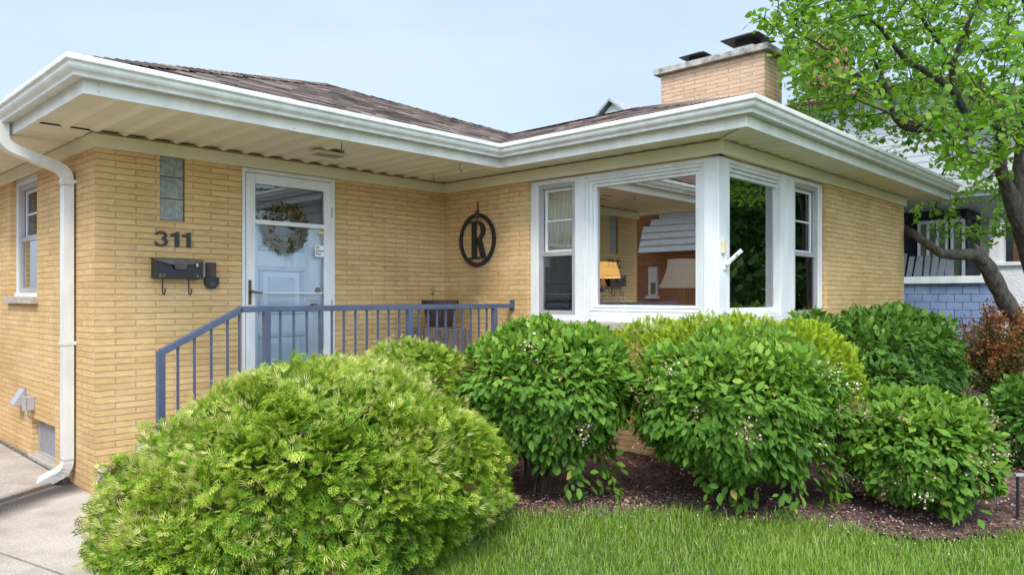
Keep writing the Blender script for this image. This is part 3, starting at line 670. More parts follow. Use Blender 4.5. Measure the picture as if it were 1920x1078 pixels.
# ---- lettering helper (built-in font turned into a mesh)
def text_mesh(txt, size, depth, bold=0.0):
    cu = bpy.data.curves.new('lettering', 'FONT'); cu.body = txt; cu.size = size; cu.extrude = depth / 2; cu.offset = bold; cu.resolution_u = 4
    o = bpy.data.objects.new('lettering', cu); col.objects.link(o)
    me = bpy.data.meshes.new_from_object(o.evaluated_get(bpy.context.evaluated_depsgraph_get()))
    v = np.array([q.co[:] for q in me.vertices]); f = [tuple(p.vertices) for p in me.polygons]
    bpy.data.objects.remove(o); bpy.data.curves.remove(cu); bpy.data.meshes.remove(me); return v, f
# house number, wall A at y = 0, lettering runs along +x
def digit_thing(ch_, x0, x1, z0, z1, label):
    mb = MB(); th = .018; w = x1 - x0; h = z1 - z0
    if ch_ == '1':
        poly = [(.52, 0), (.88, 0), (.88, 1), (.62, 1), (.5, .93), (.3, .86), (.1, .83), (.1, .68), (.52, .72)]
        mb.prism([(p[0] * w, p[1] * h) for p in poly], (x0, -.003 - .004, z0), (1, 0, 0), (0, 0, 1), (0, -th, 0))
    else:
        def arc(cx, cz, rx, rz, a0, a1, n=12): return [(cx + rx * math.cos(R_(a0 + (a1 - a0) * i / n)), cz + rz * math.sin(R_(a0 + (a1 - a0) * i / n))) for i in range(n + 1)]
        t = .19
        outer = arc(.5, .72, .44, .28, 172, -52) + arc(.5, .29, .5, .29, 52, -172)
        inner = arc(.5, .72, .44 - t, .28 - t * .62, 172, -75) + arc(.5, .29, .5 - t, .29 - t * .62, 75, -172)
        vs = []; fs = []; n = len(outer)
        for yy in (-.007, -.007 - th):
            for q in (outer, inner): vs += [(x0 + p[0] * w, yy, z0 + p[1] * h) for p in q]
        for i in range(n - 1):
            fs += [(i, i + 1, n + i + 1, n + i), (2 * n + i, 3 * n + i, 3 * n + i + 1, 2 * n + i + 1), (i, 2 * n + i, 2 * n + i + 1, i + 1), (n + i, n + i + 1, 3 * n + i + 1, 3 * n + i)]
        fs += [(0, n, 3 * n, 2 * n), (n - 1, 3 * n - 1, 4 * n - 1, 2 * n - 1)]
        mb.add(vs, fs)
    o = mb.build('house_number', M['black']); return tag(o, label, 'house number', 'address digits on the front wall')
digit_thing('3', .432, .540, 1.795, 1.918, 'black digit 3 of the house number on the brick wall')
digit_thing('1', .555, .642, 1.795, 1.918, 'middle black digit 1 of the house number, right beside the 3')
digit_thing('1', .652, .738, 1.795, 1.918, 'last black digit 1 of the house number, farthest from the 3')

# mailbox
mbx = thing('mailbox', 'black metal wall mailbox with paper hooks under the house number', 'mailbox', (.61, 0, 1.6))
mb = MB(); mb.box((.412, -.095, 1.528), (.80, -.004, 1.672)); mb.build('box', M['black'], mbx, .004)
lidm = plain('worn_black_lid', (.10, .09, .085), .4, .4, 18, metal=.3)
mb = MB(); mb.add([(.402, 0, 1.70), (.81, 0, 1.70), (.81, -.105, 1.682), (.70, -.113, 1.650), (.512, -.113, 1.650), (.402, -.105, 1.682),
                   (.402, 0, 1.695), (.81, 0, 1.695), (.81, -.105, 1.677), (.70, -.113, 1.645), (.512, -.113, 1.645), (.402, -.105, 1.677)],
                  [(0, 1, 2, 5), (5, 2, 3, 4), (11, 8, 7, 6), (10, 9, 8, 11), (2, 8, 9, 3), (3, 9, 10, 4), (4, 10, 11, 5)])
mb.build('lid', lidm, mbx)
mb = MB(); mb.prism([(-.045, .028), (.045, .028), (.055, .012), (.04, -.022), (-.04, -.022), (-.055, .012)], (.606, -.108, 1.625), (1, 0, 0), (0, 0, 1), (0, -.012, 0))
mb.build('latch', lidm, mbx, .002)
for x in (.488, .70):
    mb = MB(); pts = [(x, -.045, 1.53), (x, -.045, 1.425)] + [(x + .0, -.045 - .026 * (1 - math.cos(a)), 1.425 - .028 * math.sin(a)) for a in np.linspace(.3, math.pi, 6)] + [(x, -.097, 1.45)]
    mb.tube([tuple(p) for p in pts], .0055, 6); mb.build('paper_hook', M['rust'], mbx)
for cx_ in (.448, .472, .76):
    mb = MB()
    for k in range(9): x = cx_ + rng.uniform(-.014, .016); z = rng.uniform(1.535, 1.562); mb.box((x, -.0965, z), (x + rng.uniform(.002, .006), -.0952, z + .0025))
    mb.build('chipped_paint', M['ivory'], mbx)
MB().box((.736, -.1135, 1.632), (.752, -.1105, 1.655)).build('paper_tag', M['ivory'], mbx)

# doorbell / intercom
db = thing('doorbell', 'brown and black doorbell unit in a ragged caulk outline beside the door', 'doorbell', (.9, 0, 1.5))
mb = MB(); mb.prism([(.838, 1.54), (.850, 1.475), (.895, 1.418), (.955, 1.468), (.965, 1.53), (.955, 1.545), (.955, 1.66), (.945, 1.682), (.86, 1.684), (.848, 1.66)], (0, -.001, 0), (1, 0, 0), (0, 0, 1), (0, -.004, 0))
mb.build('caulk_patch', plain('caulk', (.50, .45, .38), .9, .3, 40), db)
mb = MB(); mb.box((.857, -.035, 1.545), (.943, -.005, 1.675)); mb.build('speaker_panel', wood('doorbell_brown', (.10, .07, .055), (.05, .035, .03)), db, .006)
mb = MB(); mb.prism([(.842, 1.55), (.842, 1.485), (.872, 1.452), (.93, 1.452), (.96, 1.485), (.96, 1.55)], (0, -.0052, 0), (1, 0, 0), (0, 0, 1), (0, -.045, 0)); mb.build('cover', M['black'], db, .006)
mb = MB(); mb.box((.872, -.056, 1.468), (.93, -.0505, 1.51)); mb.build('button', plain('black_gloss', (.03, .03, .035), .12), db, .004)

# wreath hanging on the inner door
wr = thing('wreath', 'dried brown and green twig wreath hanging on the front door', 'wreath', (1.62, .03, 2.02))
twm = tint_mat('dried_twig', [(0, srgb(70, 55, 38)), (.45, srgb(116, 98, 60)), (.65, srgb(92, 94, 50)), (1, srgb(150, 130, 96))], .9)
n = 3800; a = rng.uniform(0, 2 * np.pi, n); b = rng.uniform(0, 2 * np.pi, n); q = .072 * np.sqrt(rng.random(n)); Rw = .165
P = np.stack([1.615 + (Rw + q * np.cos(b)) * np.cos(a), -.028 * 0 + .02 + q * np.sin(b) * .32, 2.02 + (Rw + q * np.cos(b)) * np.sin(a)], 1)
D = np.stack([-np.sin(a), rng.normal(0, .35, n), np.cos(a)], 1) + rng.normal(0, .55, (n, 3)); D[:, 1] *= .4
P[:, 1] = np.clip(P[:, 1], .006, .045)
scatter('twigs', twm, wr, P, D, rng.normal(0, 1, (n, 3)) + np.array((0, -1., 0)), rng.uniform(.03, .065, n), [(0, 0, 0), (.5, .13, .04), (1, 0, 0), (.5, -.13, .04)], OVAL_T, [], rng.random(n))
mb = MB(); mb.tube([(1.615 + Rw * math.cos(t), .028, 2.02 + Rw * math.sin(t)) for t in np.linspace(0, 2 * math.pi, 25)], .014, 6); mb.build('ring', M['stem'], wr)

# notice in the storm door
sg = thing('notice', 'small white paper notice reading NO Solicitors Please on the storm door', 'notice', (1.98, -.006, 1.82))
MB().box((1.918, -.0085, 1.765), (2.038, -.0065, 1.872)).build('paper', plain('paper_white', (.80, .80, .80), .7, .03, 4), sg)
mb = MB()
for i, t in enumerate(('NO', 'Solicitors', 'Please')):
    v, f = text_mesh(t, .030, .0006, .0006); v = v * np.array((.82, 1, 1))
    mb.add([(1.926 + p[0], -.0092 + p[2], 1.843 - .030 * i + p[1]) for p in v], f)
mb.build('print', M['black'], sg)
tag(MB().box((1.955, -.0085, 1.985), (2.03, -.0065, 2.012)).build('sticker', plain('yellow_sticker', (.65, .58, .05), .6)), 'small yellow sticker behind the storm door glass above the paper notice', 'sticker')

# the big R in its oval, on the wall that faces the porch (x = AX)
rp = thing('monogram_plaque', 'black oval wall plaque framing a large letter R', 'plaque', (AX, -.555, 1.985))
cy, cz, ry, rz = -.555, 1.985, .275, .285
def ringmesh(mb, cy, cz, ry, rz, t, x0, x1, n=48):
    vs = []; fs = []
    for x in (x0, x1):
        for e in (0, t): vs += [(x, cy + (ry - e) * math.cos(2 * math.pi * k / n), cz + (rz - e) * math.sin(2 * math.pi * k / n)) for k in range(n)]
    for k in range(n):
        j = (k + 1) % n
        fs += [(k, j, n + j, n + k), (2 * n + k, 3 * n + k, 3 * n + j, 2 * n + j), (k, 2 * n + k, 2 * n + j, j), (n + k, n + j, 3 * n + j, 3 * n + k)]
    mb.add(vs, fs)
mb = MB(); ringmesh(mb, cy, cz, ry, rz, .042, AX - .03, AX - .012); mb.build('oval_frame', M['black'], rp, .002)
mb = MB(); A = (0, -1, 0); B = (0, 0, 1); C = (-.018, 0, 0); x = AX - .011; h = .405; o = (x, cy + .125, cz - h / 2)   # letter runs along -y, as read from the porch
mb.prism([(.045, 0), (.11, 0), (.11, h), (.045, h)], o, A, B, C)                                    # stem
mb.prism([(0, 0), (.155, 0), (.155, .02), (.0, .02)], o, A, B, (-.0186, 0, 0)); mb.prism([(0, h - .02), (.12, h - .02), (.12, h), (.0, h)], o, A, B, (-.0186, 0, 0))   # serifs
n = 16; to = [(.11, h)] + [(.13 + .115 * math.cos(t), h - .1025 + .1025 * math.sin(t)) for t in np.linspace(math.pi / 2, -math.pi / 2, n)] + [(.11, h - .205)]
ti = [(.11, h - .024)] + [(.125 + .06 * math.cos(t), h - .1025 + .0785 * math.sin(t)) for t in np.linspace(math.pi / 2, -math.pi / 2, n)] + [(.11, h - .181)]
for i in range(len(to) - 1): mb.prism([to[i], to[i + 1], ti[i + 1], ti[i]], o, A, B, (-.0181, 0, 0))
mb.prism([(.125, h - .2), (.185, h - .19), (.262, 0), (.19, 0)], o, A, B, (-.0183, 0, 0)); mb.prism([(.185, 0), (.29, 0), (.285, .016), (.18, .02)], o, A, B, (-.0178, 0, 0))
mb.build('letter', M['black'], rp)
mb = MB(); mb.tube([(AX - .02, cy + .01, cz + rz - .03), (AX - .012, cy, cz + rz + .12), (AX - .02, cy - .03, cz + rz - .03)], .005, 5); mb.box((AX - .034, cy - .035, cz + rz - .06), (AX - .031, cy + .02, cz + rz + .03))
mb.tube([(AX - .0, cy, cz + rz + .115), (AX - .03, cy, cz + rz + .125)], .004, 5)
mb.build('leather_strap', plain('brown_leather', (.10, .04, .025), .7, .3, 20), rp)

# flag pole bracket and ivory sensor on the corner post
fb = thing('flag_bracket', 'white angled flagpole bracket screwed to the corner post', 'flag bracket', (3.70, YF - .03, 1.66))
fx = 3.71; mb = MB(); mb.box((fx - .025, BY + .028, 1.60), (fx + .025, YF - .0005, 1.72)); mb.build('base', M['white'], fb, .004)
mb = MB(); p0 = np.array((fx, BY + .03, 1.645)); dv = unit(np.array((.30, -.72, .72))); mb.tube([p0, p0 + dv * .03, p0 + dv * .032, p0 + dv * .17], [.024, .024, .018, .018], 14); mb.build('tube', M['white'], fb, smooth=False)
mb = MB(); q = p0 + dv * .11; mb.tube([q + np.array((-.012, -.012, -.002)), q + np.array((-.022, -.022, .004))], .011, 10); mb.build('thumb_screw', M['grime'], fb)
mb = MB(); q = p0 + dv * .1702; mb.tube([q, q + dv * .0005], .013, 12); mb.build('bore', M['black'], fb)
bx_ = thing('door_sensor', 'small ivory plastic box above the flag bracket on the corner post', 'sensor', (3.68, YF - .02, 1.79))
MB().box((3.645, BY + .018, 1.735), (3.70, YF - .0005, 1.845)).build('case', M['ivory'], bx_, .004)

# hooks in the porch soffit
for i, (x, y, lab) in enumerate(((1.55, -1.02, 'thin wire hook in the porch soffit near the soffit vent'), (2.873, -1.02, 'thin wire hook in the porch soffit close to the inner gutter corner'), (3.06, -.41, 'thin wire hook in the soffit above the barrel planter'))):
    mb = MB(); mb.tube([(x, y, ZS + .015), (x, y, ZS - .05)] + [(x + .012 * (1 - math.cos(t)), y, ZS - .05 - .014 * math.sin(t)) for t in np.linspace(.4, math.pi * 1.1, 6)], .0028, 5)
    tag(mb.build('soffit_hook', M['black']), lab, 'hook', 'plant hooks in the porch soffit')

# vent hood and electric box on the left wall
hv = thing('vent_hood', 'grey dryer vent hood on the side wall above the basement window', 'vent hood', (0, 2.1, .39))
mb = MB(); mb.prism([(0, .50), (-.012, .50), (-.10, .36), (-.10, .345), (0, .345)], (-.002, 1.98, 0), (1, 0, 0), (0, 0, 1), (0, .16, 0)); mb.build('hood', M['alu'], hv, .003)
MB().box((-.012, 1.962, .335), (-.0005, 2.158, .51)).build('flange', M['grime'], hv)
eb = thing('outlet_box', 'small grey weatherproof outlet box beside the vent hood', 'outlet box', (0, 1.7, .38))
MB().box((-.07, 1.66, .33), (-.001, 1.78, .455)).build('box', M['alu'], eb, .006)
mb = MB(); mb.box((-.078, 1.655, .325), (-.0705, 1.785, .46)); mb.build('cover', M['alu'], eb, .003)
mb = MB(); mb.tube([(-.04, 1.70 + .035 * math.cos(t), .295 + .045 * math.sin(t)) for t in np.linspace(1.6, 1.6 + 2 * math.pi, 12)], .005, 5); mb.build('cable_loop', M['grime'], eb)

# ================================================================== INSIDE THE ROOM
def emis(name, c, e):
    m, nt, p = mat_new(name); p.inputs['Base Color'].default_value = c + (1,); p.inputs['Emission Color'].default_value = c + (1,); p.inputs['Emission Strength'].default_value = e; return m
def lamp(name, label, x, y, ztop, zbot, rt, rb, shade, base, zfloor, flare=False):
    t = thing(name, label, 'lamp', (x, y, zfloor)); h = ztop - zbot
    pr = [(rb + (rt - rb) * (1 - (1 - s) ** (1.9 if flare else 1)), zbot + h * s) for s in np.linspace(0, 1, 9)]
    pin = [(r - .006, z) for r, z in reversed(pr)]
    mb = MB(); mb.lathe(pr + pin, (x, y, 0), 28, False); mb.build('lamp_shade', shade, t, smooth=True)
    mb = MB(); mb.lathe([(.01, zbot + .1), (.012, zbot - .02), (.05, zbot - .08), (.075, zbot - .18), (.05, zbot - .30), (.03, zbot - .36), (.08, zfloor + .012), (.085, zfloor)], (x, y, 0), 20); mb.build('base', base, t, smooth=True)
    return t
amber = emis('lit_amber_shade', (.88, .45, .10), 1.0)
p = vp(1130, 505, 8.6)
lamp('table_lamp', 'lit table lamp with an amber shade inside the picture window', p[0], p[1], 1.78, 1.60, .16, .21, amber, M['black'], .95)
tb = thing('side_table', 'dark side table under the amber lamp inside the window', 'table', (p[0], p[1], .5))
MB().box((p[0] - .3, p[1] - .3, .9), (p[0] + .3, p[1] + .3, .945)).build('table_top', M['stem'], tb)
for a_ in (-.25, .25):
    for b_ in (-.25, .25): MB().box((p[0] + a_ - .02, p[1] + b_ - .02, .5), (p[0] + a_ + .02, p[1] + b_ + .02, .899)).build('leg', M['stem'], tb)
white_shade = emis('cream_lampshade', (.74, .70, .60), .14)
ld = bpy.data.lights.new('table_lamp_bulb', 'POINT'); lo = bpy.data.objects.new('table_lamp_bulb', ld); col.objects.link(lo)
ld.energy = 7; ld.color = (1.0, .74, .45); ld.shadow_soft_size = .06; lo.location = (p[0], p[1], 1.69)
p = vp(1279, 513, 6.75)
lamp('table_lamp', 'large flared cream lampshade close behind the picture window glass', p[0], p[1], 1.38 + 70 / FPX * 6.75, 1.38 + 17 / FPX * 6.75, .13, .215, white_shade, M['bronze'], .95, True)
tb = thing('console_table', 'dark console table carrying the cream shaded lamp at the window', 'table', (p[0], p[1], .5))
MB().box((p[0] - .35, p[1] - .25, .9), (p[0] + .45, p[1] + .25, .948)).build('table_top', M['stem'], tb)
for a_ in (-.3, .4):
    for b_ in (-.2, .2): MB().box((p[0] + a_ - .02, p[1] + b_ - .02, .5), (p[0] + a_ + .02, p[1] + b_ + .02, .899)).build('leg', M['stem'], tb)
def cushion(name, label, cat, c, sx, sy, sz, m, rz=0.0, e=.45):
    o = MB(); n = 18; vs = []; fs = []
    f = lambda v: math.copysign(abs(v) ** e, v)
    for i in range(n + 1):
        for j in range(2 * n):
            u = -math.pi / 2 + math.pi * i / n; v = math.pi * j / n
            a, b, d = sx * f(math.cos(u)) * f(math.cos(v)), sy * f(math.cos(u)) * f(math.sin(v)), sz * f(math.sin(u))
            vs.append((c[0] + a * math.cos(rz) - b * math.sin(rz), c[1] + a * math.sin(rz) + b * math.cos(rz), c[2] + d))
    for i in range(n):
        for j in range(2 * n): fs.append((i * 2 * n + j, i * 2 * n + (j + 1) % (2 * n), (i + 1) * 2 * n + (j + 1) % (2 * n), (i + 1) * 2 * n + j))
    return tag(o.add(vs, fs).build(name, m, smooth=True), label, cat)
floral, nt_, p_ = mat_new('floral_fabric'); vo = N_(nt_, 'ShaderNodeTexVoronoi', Scale=7.0); tc_ = N_(nt_, 'ShaderNodeTexCoord'); nt_.links.new(tc_.outputs['Object'], vo.inputs['Vector'])
r_ = ramp(nt_, [(0.0, (.50, .33, .08)), (.30, (.62, .50, .26)), (.36, (.06, .05, .045)), (.5, (.42, .38, .30)), (.62, (.07, .06, .05))]); r_.color_ramp.interpolation = 'CONSTANT'
nt_.links.new(vo.outputs['Distance'], r_.inputs['Fac']); nt_.links.new(r_.outputs['Color'], p_.inputs['Base Color']); p_.inputs['Roughness'].default_value = .9
p = vp(1135, 575, 7.5)
cushion('armchair', 'floral patterned armchair back seen through the picture window', 'armchair', (p[0], p[1], .95), .34, .42, .47, floral, .3, .5)
p = vp(1425, 578, 7.7)
cushion('sofa', 'pale green upholstered sofa back inside the side picture window', 'sofa', (p[0], p[1] + .1, 1.05), .62, .38, .53, plain('sage_fabric', (.30, .31, .20), .9, .15, 30), 0.0, .6)
def curtain(label, axis, const, u0, u1, z0, z1, gather):
    mb = MB(); n = 96; rows = 10; vs = []; fs = []
    for j in range(rows + 1):
        t = j / rows
        for i in range(n + 1):
            s = i / n; u = u0 + (u1 - u0) * (s * (1 - gather * t) + (gather * t if gather < 0 else 0)); d = .026 * math.sin(s * 2 * math.pi * 8) + .006 * math.sin(s * 50 + t * 3)
            z = z1 + (z0 - z1) * t; vs.append((u, const + d, z) if axis == 'x' else (const + d, u, z))
    for j in range(rows):
        for i in range(n): k = j * (n + 1) + i; fs.append((k, k + 1, k + n + 2, k + n + 1))
    mb.add(vs, fs); return tag(mb.build('curtain', plain('curtain_linen', (.80, .74, .60), .9, .12, 3, stretch=(8, 8, .5)), smooth=True), label, 'curtain')
curtain('cream pleated curtain gathered aside in the sash window nearest the porch', 'y', XF + .105, -1.385, -1.82, 1.05, 2.5, .42)
curtain('cream pleated curtain in the sash window beside the brick pier', 'x', YF + .105, 5.13, 5.69, 1.05, 2.5, .12)
# ================================================================== GROUND
def sm(x, a, b): t = np.clip((x - a) / (b - a), 0, 1); return t * t * (3 - 2 * t)
def depth(X, Y): return (X - CAM[0]) * FW[0] + (Y - CAM[1]) * FW[1]
def ground(X, Y):
    X = np.asarray(X, float); Y = np.asarray(Y, float)
    return -.17 + .17 * sm(X, .06, .75) * sm(depth(X, Y), 3.3, 5.0)
MULCH = np.array([(-.42, -1.62), (-.30, -2.15), (-.02, -2.72), (.30, -3.05), (.66, -3.16), (1.15, -3.06), (1.528, -2.98), (1.914, -3.29), (2.16, -3.56), (2.415, -3.80), (2.60, -4.12), (2.725, -4.37), (2.86, -4.70),
                  (3.05, -5.06), (3.57, -5.40), (4.6, -6.0), (6.5, -6.6), (10.6, -6.8), (11.2, -4.6), (10.4, -3.0), (8.39, -3.0), (8.39, -3.30), (3.5, -3.30), (3.5, -1.05), (.62, -1.05), (.0, -.95)])
MULCH[4:15] -= FW[:2] * np.array([.05, .10, .13, .15, .16, .16, .16, .15, .14, .12, .10])[:, None]
def inside(P, poly):
    x, y = P[:, 0], P[:, 1]; r = np.zeros(len(P), bool); j = len(poly) - 1
    for i in range(len(poly)):
        xi, yi = poly[i]; xj, yj = poly[j]
        r ^= ((yi > y) != (yj > y)) & (x < (xj - xi) * (y - yi) / (yj - yi + 1e-12) + xi); j = i
    return r
def axis_grid(lo, hi, fine, step, far):
    a = list(np.arange(lo, hi + 1e-6, fine)); d = step
    while a[-1] < far: a.append(a[-1] + d); d *= 1.5
    d = step
    while a[0] > -far: a.insert(0, a[0] - d); d *= 1.5
    return np.array(a)
gx, gy = axis_grid(-3, 11, .2, .5, 250), axis_grid(-9, 0, .2, .5, 250)
XX, YY = np.meshgrid(gx, gy, indexing='ij'); V = np.stack([XX.ravel(), YY.ravel(), ground(XX, YY).ravel() - .004], 1)
ii, jj = np.meshgrid(np.arange(len(gx) - 1), np.arange(len(gy) - 1), indexing='ij'); k = (ii * len(gy) + jj).ravel(); q = np.stack([k, k + len(gy), k + len(gy) + 1, k + 1], 1)
lawn = mesh_np('lawn', V, [q], plain('lawn_soil', (.060, .105, .022), 1, .4, 7, .01, 60, c2=(.045, .06, .02)), None, smooth=True); tag(lawn, kind='structure')
# mulch bed
g = .06; ax = np.arange(-.5, 11.3, g); ay = np.arange(-6.9, -.9, g)
XX, YY = np.meshgrid(ax, ay, indexing='ij'); ctr = np.stack([XX.ravel() + g / 2, YY.ravel() + g / 2], 1); keep = inside(ctr, MULCH)
nzv = .010 * np.sin(XX * 7.1 + 1.3 * np.sin(YY * 5)) + .008 * np.sin(YY * 9.3 + XX * 4) + rng.normal(0, .004, XX.shape)
edge = 0.014
V = np.stack([XX.ravel(), YY.ravel(), (ground(XX, YY) + edge + nzv * .8).ravel()], 1); n2 = len(ay)
ii, jj = np.meshgrid(np.arange(len(ax) - 1), np.arange(len(ay) - 1), indexing='ij'); k = (ii * n2 + jj).ravel(); q = np.stack([k, k + n2, k + n2 + 1, k + 1], 1)
kk = keep.reshape(len(ax), len(ay))[:-1, :-1].ravel(); q = q[kk]
used = np.unique(q); remap = np.zeros(len(V), int); remap[used] = np.arange(len(used))
bed = mesh_np('mulch_bed', V[used], [remap[q]], plain('mulch_ground', (.115, .06, .05), 1, .6, 18, .02, 45, c2=(.055, .03, .027)), None, smooth=True); tag(bed, kind='structure')
def sample_mulch(n, box):
    P = np.stack([rng.uniform(box[0], box[1], n), rng.uniform(box[2], box[3], n)], 1); return P[inside(P, MULCH)]
P2 = np.concatenate([sample_mulch(30000, (-.4, 5.2, -6.2, -1.2)), sample_mulch(9000, (4, 11, -6.8, -3.2))]); n = len(P2)
P = np.column_stack([P2, ground(P2[:, 0], P2[:, 1]) + rng.uniform(.012, .034, n)])
CHIP = [(0, -.16, 0), (1, -.12, .05), (.95, .14, 0), (.05, .17, .06)]
D = np.column_stack([rng.normal(0, 1, (n, 2)), rng.normal(0, .25, n)]); NN = np.column_stack([rng.normal(0, .5, (n, 2)), np.ones(n)])
tint = rng.random(n) ** 1.3; 
chipm = tint_mat('bark_chips', [(0, srgb(76, 48, 45)), (.45, srgb(122, 80, 68)), (.8, srgb(150, 108, 92)), (.965, srgb(150, 112, 96)), (1, srgb(200, 178, 158))], .95)
o = scatter('mulch_chips', chipm, None, P, D, NN, rng.uniform(.012, .045, n), CHIP, [], [(0, 1, 2, 3)], tint); tag(o, kind='stuff')
# fallen petals and pale bits along the bed's edge
n = 1700; t = rng.uniform(6, 14, n); i0 = t.astype(int); f = t - i0; C2 = MULCH[i0] * (1 - f)[:, None] + MULCH[i0 + 1] * f[:, None]
P2 = C2 + rng.normal(0, .13, (n, 2)) + np.array((.10, .10)) * rng.random((n, 1)) * 2.2
P = np.column_stack([P2, ground(P2[:, 0], P2[:, 1]) + rng.uniform(.034, .044, n)])
o = scatter('fallen_petals', tint_mat('petals', [(0, srgb(150, 125, 105)), (.5, srgb(205, 190, 172)), (1, srgb(235, 228, 220))], .8), None, P, rng.normal(0, 1, (n, 3)) * (1, 1, .2), rng.normal(0, .4, (n, 3)) + (0, 0, 1), rng.uniform(.006, .014, n), CHIP, [], [(0, 1, 2, 3)], rng.random(n)); tag(o, kind='stuff')

# concrete: upper driveway slab, lower apron and walk
def dconc():
    m, nt, p = mat_new('driveway_concrete'); L = nt.links.new; tc = N_(nt, 'ShaderNodeTexCoord')
    n1 = N_(nt, 'ShaderNodeTexNoise', Scale=2.3, Detail=7.0, Roughness=.65); n2 = N_(nt, 'ShaderNodeTexNoise', Scale=85.0, Detail=3.0); vo = N_(nt, 'ShaderNodeTexVoronoi', Scale=120.0)
    for k in (n1, n2, vo): L(tc.outputs['Object'], k.inputs['Vector'])
    r1 = ramp(nt, [(.3, (.34, .28, .225)), (.62, (.52, .44, .365))]); L(n1.outputs['Fac'], r1.inputs['Fac'])
    r2 = ramp(nt, [(.36, (.62, .6, .58)), (.6, (1.05, 1.05, 1.05))]); L(n2.outputs['Fac'], r2.inputs['Fac'])
    mu = N_(nt, 'ShaderNodeMix', data_type='RGBA', blend_type='MULTIPLY'); mu.inputs['Factor'].default_value = .6; L(r1.outputs['Color'], mu.inputs['A']); L(r2.outputs['Color'], mu.inputs['B'])
    # dirty band in the low spot along the slab edge
    sx = N_(nt, 'ShaderNodeVectorMath', operation='DOT_PRODUCT'); L(tc.outputs['Object'], sx.inputs[0]); sx.inputs[1].default_value = (.558, -.83, 0)
    ad = N_(nt, 'ShaderNodeMath', operation='MULTIPLY_ADD'); L(n1.outputs['Fac'], ad.inputs[0]); ad.inputs[1].default_value = .16; L(sx.outputs['Value'], ad.inputs[2])
    r3 = ramp(nt, [(.0, (0, 0, 0)), (.4, (1, 1, 1)), (.62, (.7, .7, .7)), (1, (0, 0, 0))])
    mr = N_(nt, 'ShaderNodeMapRange'); mr.inputs['From Min'].default_value = -.56; mr.inputs['From Max'].default_value = -.06; L(ad.outputs[0], mr.inputs['Value']); L(mr.outputs[0], r3.inputs['Fac'])
    mm = N_(nt, 'ShaderNodeMath', operation='MULTIPLY'); L(r3.outputs['Color'], mm.inputs[0]); L(n2.outputs['Fac'], mm.inputs[1])
    mc = N_(nt, 'ShaderNodeMath', operation='MULTIPLY', use_clamp=True); L(mm.outputs[0], mc.inputs[0]); mc.inputs[1].default_value = 2.5
    mx = N_(nt, 'ShaderNodeMix', data_type='RGBA'); L(mc.outputs[0], mx.inputs['Factor']); L(mu.outputs['Result'], mx.inputs['A']); mx.inputs['B'].default_value = (.06, .05, .045, 1)
    L(mx.outputs['Result'], p.inputs['Base Color']); p.inputs['Roughness'].default_value = .95; p.inputs['Specular IOR Level'].default_value = .2
    b = N_(nt, 'ShaderNodeBump', Strength=.7, Distance=.004); L(vo.outputs['Distance'], b.inputs['Height']); L(b.outputs['Normal'], p.inputs['Normal']); return m
dc = dconc(); pavb = plain('gravel_base', (.20, .175, .15), .95, .4, 40)
def slab(name, poly, zt, zb, m): mb = MB(); mb.prism(poly, (0, 0, zb), (1, 0, 0), (0, 1, 0), (0, 0, zt - zb)); o = mb.build(name, m, None, .006); tag(o, kind='structure'); return o
slab('driveway', [(-4.6, -2.45), (-.557, .282), (-.066, .612), (-.04, .70), (-.036, 14), (-4.6, 14)], -.122, -.3, dc)
slab('walkway', [(-.62, -2.35), (-.40, -1.75), (-.30, -1.3), (-.02, -.98), (.008, -.9), (.008, -.001), (-.002, .0), (-.002, .70), (-.0445, .70), (-.0705, .608), (-.5575, .275), (-1.13, -.10), (-.815, -.93), (-.64, -1.68)], -.152, -.3, dc)
slab('walkway', [(-.66, -2.30), (-.655, -1.69), (-.83, -.94), (-1.145, -.11), (-4.6, -2.46), (-4.6, -9), (-1.2, -9), (-.9, -4)], -.156, -.3, dc)

tag(MB().box((-4.6, -2.2, -.4), (.009, 14, -.162)).build('driveway_base', pavb), kind='structure')
# pavement and street in front of the lot: unseen, added for bounce and reflections
pav = plain('pavement_concrete', (.42, .39, .35), .95, .15, 2, .003, 90); asp = plain('asphalt', (.075, .074, .073), .95, .2, 1.5, .004, 120)
tag(MB().box((-60, -13.6, -.4), (60, -12.1, -.155)).build('pavement', pav), kind='structure')
tag(MB().box((-60, -15.5, -.4), (60, -15.35, -.13)).build('kerb', pav), kind='structure')
tag(MB().box((-60, -24, -.4), (60, -15.51, -.16)).build('street', asp), kind='structure')

